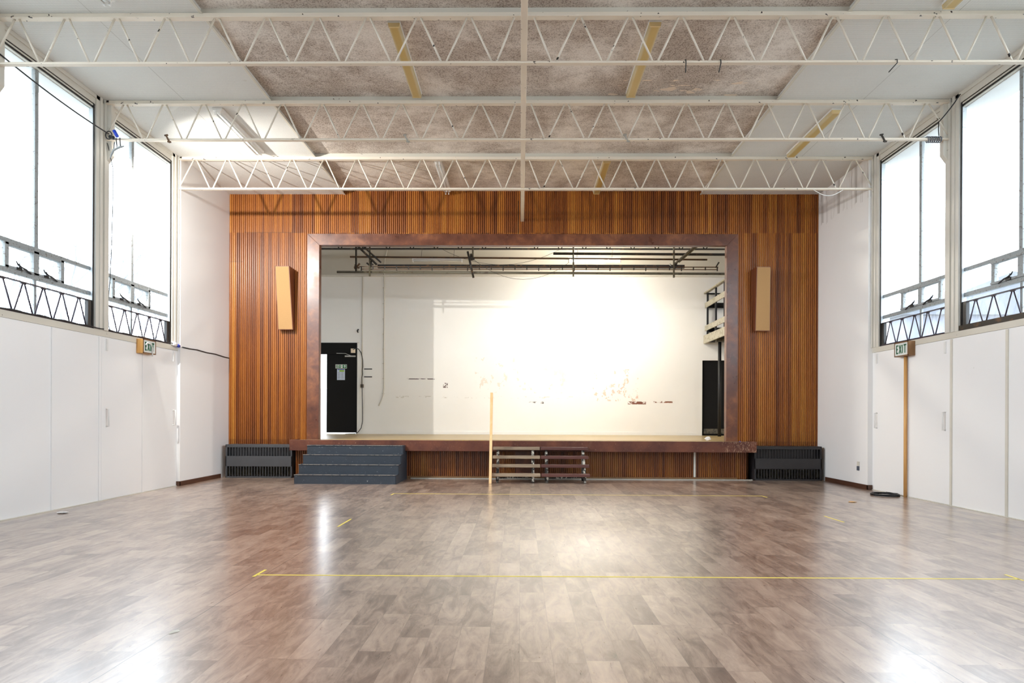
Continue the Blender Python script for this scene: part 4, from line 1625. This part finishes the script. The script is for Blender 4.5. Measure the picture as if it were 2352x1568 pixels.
obj('sheet', MB().box(-5.206, -4.980, yd - 0.002, yd, 2.331, 2.642), M['paper'], t)
obj('heading_band', MB().box(-5.190, -4.997, yd - 0.003, yd - 0.002, 2.616, 2.633), M['ink_blue'], t)
obj('coloured_block', MB().box(-5.136, -5.002, yd - 0.003, yd - 0.002, 2.567, 2.608), M['ink_lime'], t)
mb = MB()
for i in range(13):
    z = 2.549 - i * 0.015
    mb.box(-5.190, -5.190 + random.uniform(0.06, 0.085), yd - 0.003, yd - 0.002, z, z + 0.004)
    mb.box(-5.082, -5.082 + random.uniform(0.05, 0.078), yd - 0.003, yd - 0.002, z, z + 0.004)
obj('printed_lines', mb, M['ink_gray'], t)

# ------------------------------------------------------------------ cables in the hall
wire((-6.25, 5.9, 6.0), (-6.25, 10.26, 5.56), 0.16, 'dark cable sagging across the left windows to the middle truss', 0.009, 'cable', 'sagging_cable', 24, 'dark cables on the left wall')
cl = [(-6.30, 10.30, 5.44), (-6.30, 10.33, 5.40), (-6.27, 10.40, 5.1), (-6.28, 10.42, 4.6), (-6.30, 10.43, 4.0), (-6.33, 10.44, 3.4), (-6.35, 10.42, 3.0), (-6.34, 10.42, 2.68), (-6.345, 10.48, 2.61)]
tag(obj('drop_cable', MB().tube(cl, 0.006, 6), M['cable'], None), 'thin dark cable dropping down beside the left window post', 'cable')
pts = []
for i in range(61):
    y = 6.4 + (12.42 - 6.4) * i / 60
    pts.append((-6.335, y, 2.600 + 0.010 + 0.006 * math.sin(i * 1.3)))
tag(obj('sill_cable', MB().tube(pts, 0.009, 6), M['cable'], None), 'black cable running along the left window sill', 'cable')
pts = [(-6.30, 12.62, 2.575), (-6.295, 12.9, 2.57), (-6.295, 13.2, 2.58), (-6.295, 13.6, 2.565), (-6.295, 14.0, 2.57), (-6.295, 14.4, 2.55), (-6.295, 14.66, 2.545)]
tag(obj('pier_cable', MB().tube(pts, 0.012, 6), M['cable'], None), 'black cable with ties crossing the white wall to the timber', 'cable')
t = thing('cable_connector', 'blue and white plug connector on the left sill cable', 'connector', (-6.32, 12.45, 2.585))
obj('blue_body', MB().tube([(-6.32, 12.44, 2.60), (-6.315, 12.54, 2.583)], 0.030, 12), M['blue'], t)
obj('white_body', MB().tube([(-6.325, 12.34, 2.615), (-6.32, 12.44, 2.60)], 0.036, 12), M['white_plastic'], t)
obj('white_tail', MB().tube([(-6.315, 12.54, 2.583), (-6.30, 12.64, 2.575)], 0.010, 8), M['white_plastic'], t)
# connector cluster at the middle truss, left end
t = thing('cable_junction', 'blue and black plug cluster tied at the left end of the middle truss', 'connector', (-6.18, TY[6], 5.52))
a = Vector((-6.17, TY[6] - 0.06, 5.54))
pts = [a + Vector((-0.08 + 0.05 * math.cos(q), -0.02, 0.0 + 0.06 * math.sin(q))) for q in [i * 0.55 for i in range(12)]]
obj('cable_loop', MB().tube(pts, 0.007, 6), M['cable'], t)
obj('black_plug', MB().tube([a + Vector((-0.07, -0.02, -0.02)), a + Vector((0.0, -0.02, -0.04))], 0.024, 10), M['cable'], t)
obj('blue_plug', MB().tube([a + Vector((0.0, -0.02, 0.07)), a + Vector((0.05, -0.02, -0.02))], 0.024, 10), M['blue'], t)
obj('bracket_leg', MB().tube([a + Vector((0.03, -0.02, -0.04)), a + Vector((0.05, -0.02, -0.20))], 0.007, 6), M['cable'], t)
obj('bracket_leg', MB().tube([a + Vector((0.09, -0.02, -0.04)), a + Vector((0.10, -0.02, -0.19))], 0.007, 6), M['cable'], t)
pts = [a + Vector(p) for p in ((0.16, -0.03, -0.17), (0.08, -0.03, -0.19), (0.0, -0.03, -0.23), (-0.04, -0.03, -0.32), (-0.05, -0.03, -0.36))]
obj('curved_tape', MB().tube(pts, [0.006, 0.018, 0.018, 0.012, 0.004], 8), M['frame_gray'], t)
bulb = Vector((-6.16, TY[6] + 0.0, 5.32))
t = thing('work_light', 'small clamped work light glowing under the left end of the middle truss', 'lamp', (bulb.x, bulb.y, 5.5))
obj('bulb', MB().tube([bulb + Vector((-0.012, 0, 0)), bulb + Vector((0.0, 0, 0)), bulb + Vector((0.03, 0, 0)), bulb + Vector((0.04, 0, 0))], [0.006, 0.016, 0.016, 0.006], 10), M['bulb'], t)
obj('bulb_holder', MB().tube([bulb + Vector((-0.01, 0, 0.0)), bulb + Vector((-0.06, 0, 0.03)), bulb + Vector((-0.05, 0, 0.15))], 0.009, 8), M['frame_gray'], t)
ld = bpy.data.lights.new('work_light_glow', 'SPOT')
ld.spot_size = math.radians(145)
ld.spot_blend = 1.0
ld.shadow_soft_size = 0.03
ld.energy = WORK_LIGHT
ld.color = (1.0, 0.96, 0.90)
lo = bpy.data.objects.new('work_light_glow', ld)
COL.objects.link(lo)
lo.location = bulb + Vector((0.06, 0.03, 0))
lo.rotation_mode = 'QUATERNION'
lo.rotation_quaternion = Vector((0.72, 1.0, -0.62)).to_track_quat('-Z', 'Y')
# right-hand cables
wire((6.40, TY[6] - 0.30, 6.04), (6.24, TY[6] - 0.05, 5.74), 0.02, 'dark cable running from the right post down to the middle truss', 0.008, 'cable', 'right_cable', 8, 'dark cables on the right')
pts = []
for i in range(60):
    q = i / 60 * 2 * math.pi * 7
    pts.append((6.08 + 0.22 * i / 60, TY[6] + 0.052 * math.cos(q), 5.495 + 0.040 * math.sin(q)))
pts.insert(0, (6.24, TY[6] - 0.05, 5.74)) if False else None
tag(obj('wound_cable', MB().tube(pts, 0.008, 6), M['cable_gray'], None), 'grey cable wound round the right end of the middle truss', 'cable')
tag(obj('link_cable', MB().tube([(6.24, TY[6] - 0.05, 5.74), (6.23, TY[6] - 0.06, 5.62), (6.24, TY[6] - 0.055, 5.53)], 0.007, 6), M['cable'], None), 'short dark cable above the wound coil on the right', 'cable')
pts = [(5.98, TY[5] + 0.02, 5.55), (5.99, TY[5], 5.47), (5.92, TY[5] - 0.04, 5.40), (5.90, TY[5] - 0.04, 5.30)]
tag(obj('truss_loop', MB().tube(pts, 0.007, 6), M['cable'], None), 'dark cable loop hanging at the right end of the nearest truss', 'cable')
tag(obj('white_flex', MB().tube([(5.35 + 0.045 * i, TY[7] - 0.01, 5.485 - 0.11 * math.sin(math.pi * i / 12)) for i in range(13)], 0.006, 6), M['white_plastic'], None), 'white flex drooping under the right end of the far truss', 'cable')
# short dangling ties under the nearest truss
for k_, (xa, xb, la) in enumerate(((1.93, 1.925, 'left'), (2.34, 2.315, 'middle'), (4.40, 4.30, 'right'))):
    pts = [(xa, TY[5] - 0.0, 5.53), (xa, TY[5] - 0.042, 5.51), (xa - 0.0, TY[5] - 0.045, 5.47), (xb, TY[5] - 0.045, 5.36)]
    tag(obj('cable_tie', MB().tube(pts, 0.006, 6), M['cable'], None), '%s of three black ties dangling from the nearest truss' % la, 'cable tie', 'black ties on the nearest truss')
# clips on the middle truss
for xx, la, m in ((-5.37, 'rusty clip on the middle truss near its left end', 'rust_pipe'), (-1.74, 'pale clip on the middle truss left of the centre beam', 'galv'),
                  (1.58, 'pale clip on the middle truss right of the centre beam', 'galv'), (5.42, 'brown bracket on the middle truss near its right end', 'dark_steel')):
    mb = MB()
    mb.bar((xx - 0.03, TY[6] - 0.04, 5.56), (xx + 0.03, TY[6] - 0.045, 5.44), 0.02, 0.02)
    mb.bar((xx - 0.05, TY[6] - 0.04, 5.55), (xx - 0.0, TY[6] - 0.04, 5.56), 0.02, 0.02)
    mb.bar((xx + 0.0, TY[6] - 0.045, 5.455), (xx + 0.05, TY[6] - 0.045, 5.45), 0.025, 0.02)
    tag(obj('truss_clip', mb, M[m], None), la, 'clip', 'small clips on the middle truss')

# ------------------------------------------------------------------ outside
def tree(x, y, h, label, seed):
    rnd = random.Random(seed)
    mb = MB()

    def branch(p, d, ln, r, depth):
        pts = [p]
        q = p.copy()
        dd = d.copy()
        for i in range(4):
            dd = (dd + Vector((rnd.uniform(-.18, .18), rnd.uniform(-.18, .18), rnd.uniform(-.04, .12)))).normalized()
            q = q + dd * (ln / 4)
            pts.append(q.copy())
        mb.tube(pts, [r, r * .9, r * .8, r * .7, r * .55], 5 if depth > 1 else 8, cap=False)
        if depth < 5:
            cnt = 3 if depth else 4
            for i in range(cnt):
                ax = Vector((rnd.uniform(-1, 1), rnd.uniform(-1, 1), rnd.uniform(-.1, .7))).normalized()
                nd = (dd * 0.75 + ax * 0.85).normalized()
                branch(pts[rnd.choice((2, 3, 4, 4))], nd, ln * rnd.uniform(.58, .8), r * .55, depth + 1)
    branch(Vector((x, y, -0.35)), Vector((0, 0, 1)), h * 0.34, h * 0.022, 0)
    o = tag(obj('bare_tree', mb, M['bark'], None), label, 'tree', 'bare trees outside the left windows')
    return o


tree(-19.5, 35.0, 14.5, 'large bare winter tree seen through the farther left window', 4)
tree(-13.2, 18.6, 7.6, 'smaller bare winter tree seen through the nearer left window', 11)
# neighbouring house on the right
t = thing('neighbour_building', 'pale neighbouring building with grey roof outside the right windows', 'building', (16.5, 27.0, -0.35))
obj('brick_wall', MB().box(13.5, 20.5, 24.0, 31.0, -0.35, 3.4), M['house_wall'], t)
obj('clad_wall', MB().box(13.45, 20.55, 23.95, 31.05, 3.4, 4.9), M['house_clad'], t)
obj('roof', MB().poly([(13.2, 4.9), (17.0, 6.4), (20.8, 4.9)], 'y', 23.7, 31.3), M['house_roof'], t)
t = thing('neighbour_building', 'long low grey shed outside the nearer right window', 'building', (14.5, 17.0, -0.35))
obj('clad_wall', MB().box(12.5, 16.5, 14.5, 20.5, -0.35, 3.6), M['house_clad'], t)
obj('roof', MB().poly([(12.3, 3.6), (14.5, 4.3), (16.7, 3.6)], 'y', 14.2, 20.8), M['house_roof'], t)
mb = MB()
rnd = random.Random(3)
for i in range(420):
    c = Vector((11.6 + rnd.uniform(-.4, .4), 13 + rnd.uniform(-4, 4), rnd.uniform(-.3, 3.4)))
    a = Vector((rnd.uniform(-1, 1), rnd.uniform(-1, 1), rnd.uniform(-1, 1))).normalized() * 0.22
    b = Vector((rnd.uniform(-1, 1), rnd.uniform(-1, 1), rnd.uniform(-1, 1))).normalized() * 0.22
    mb.add([c - a, c - b, c + a, c + b], [(0, 1, 2, 3)])
tag(obj('hedge', mb, M['hedge'], None), 'tall green hedge outside the nearer right window', 'hedge')
# pale yard wall seen through the open stage door
tag(obj('yard_wall', MB().box(-12, -3, 22.0, 22.25, -0.35, 2.2), M['wall_white'], None), 'pale yard wall outside the open stage door', 'wall')
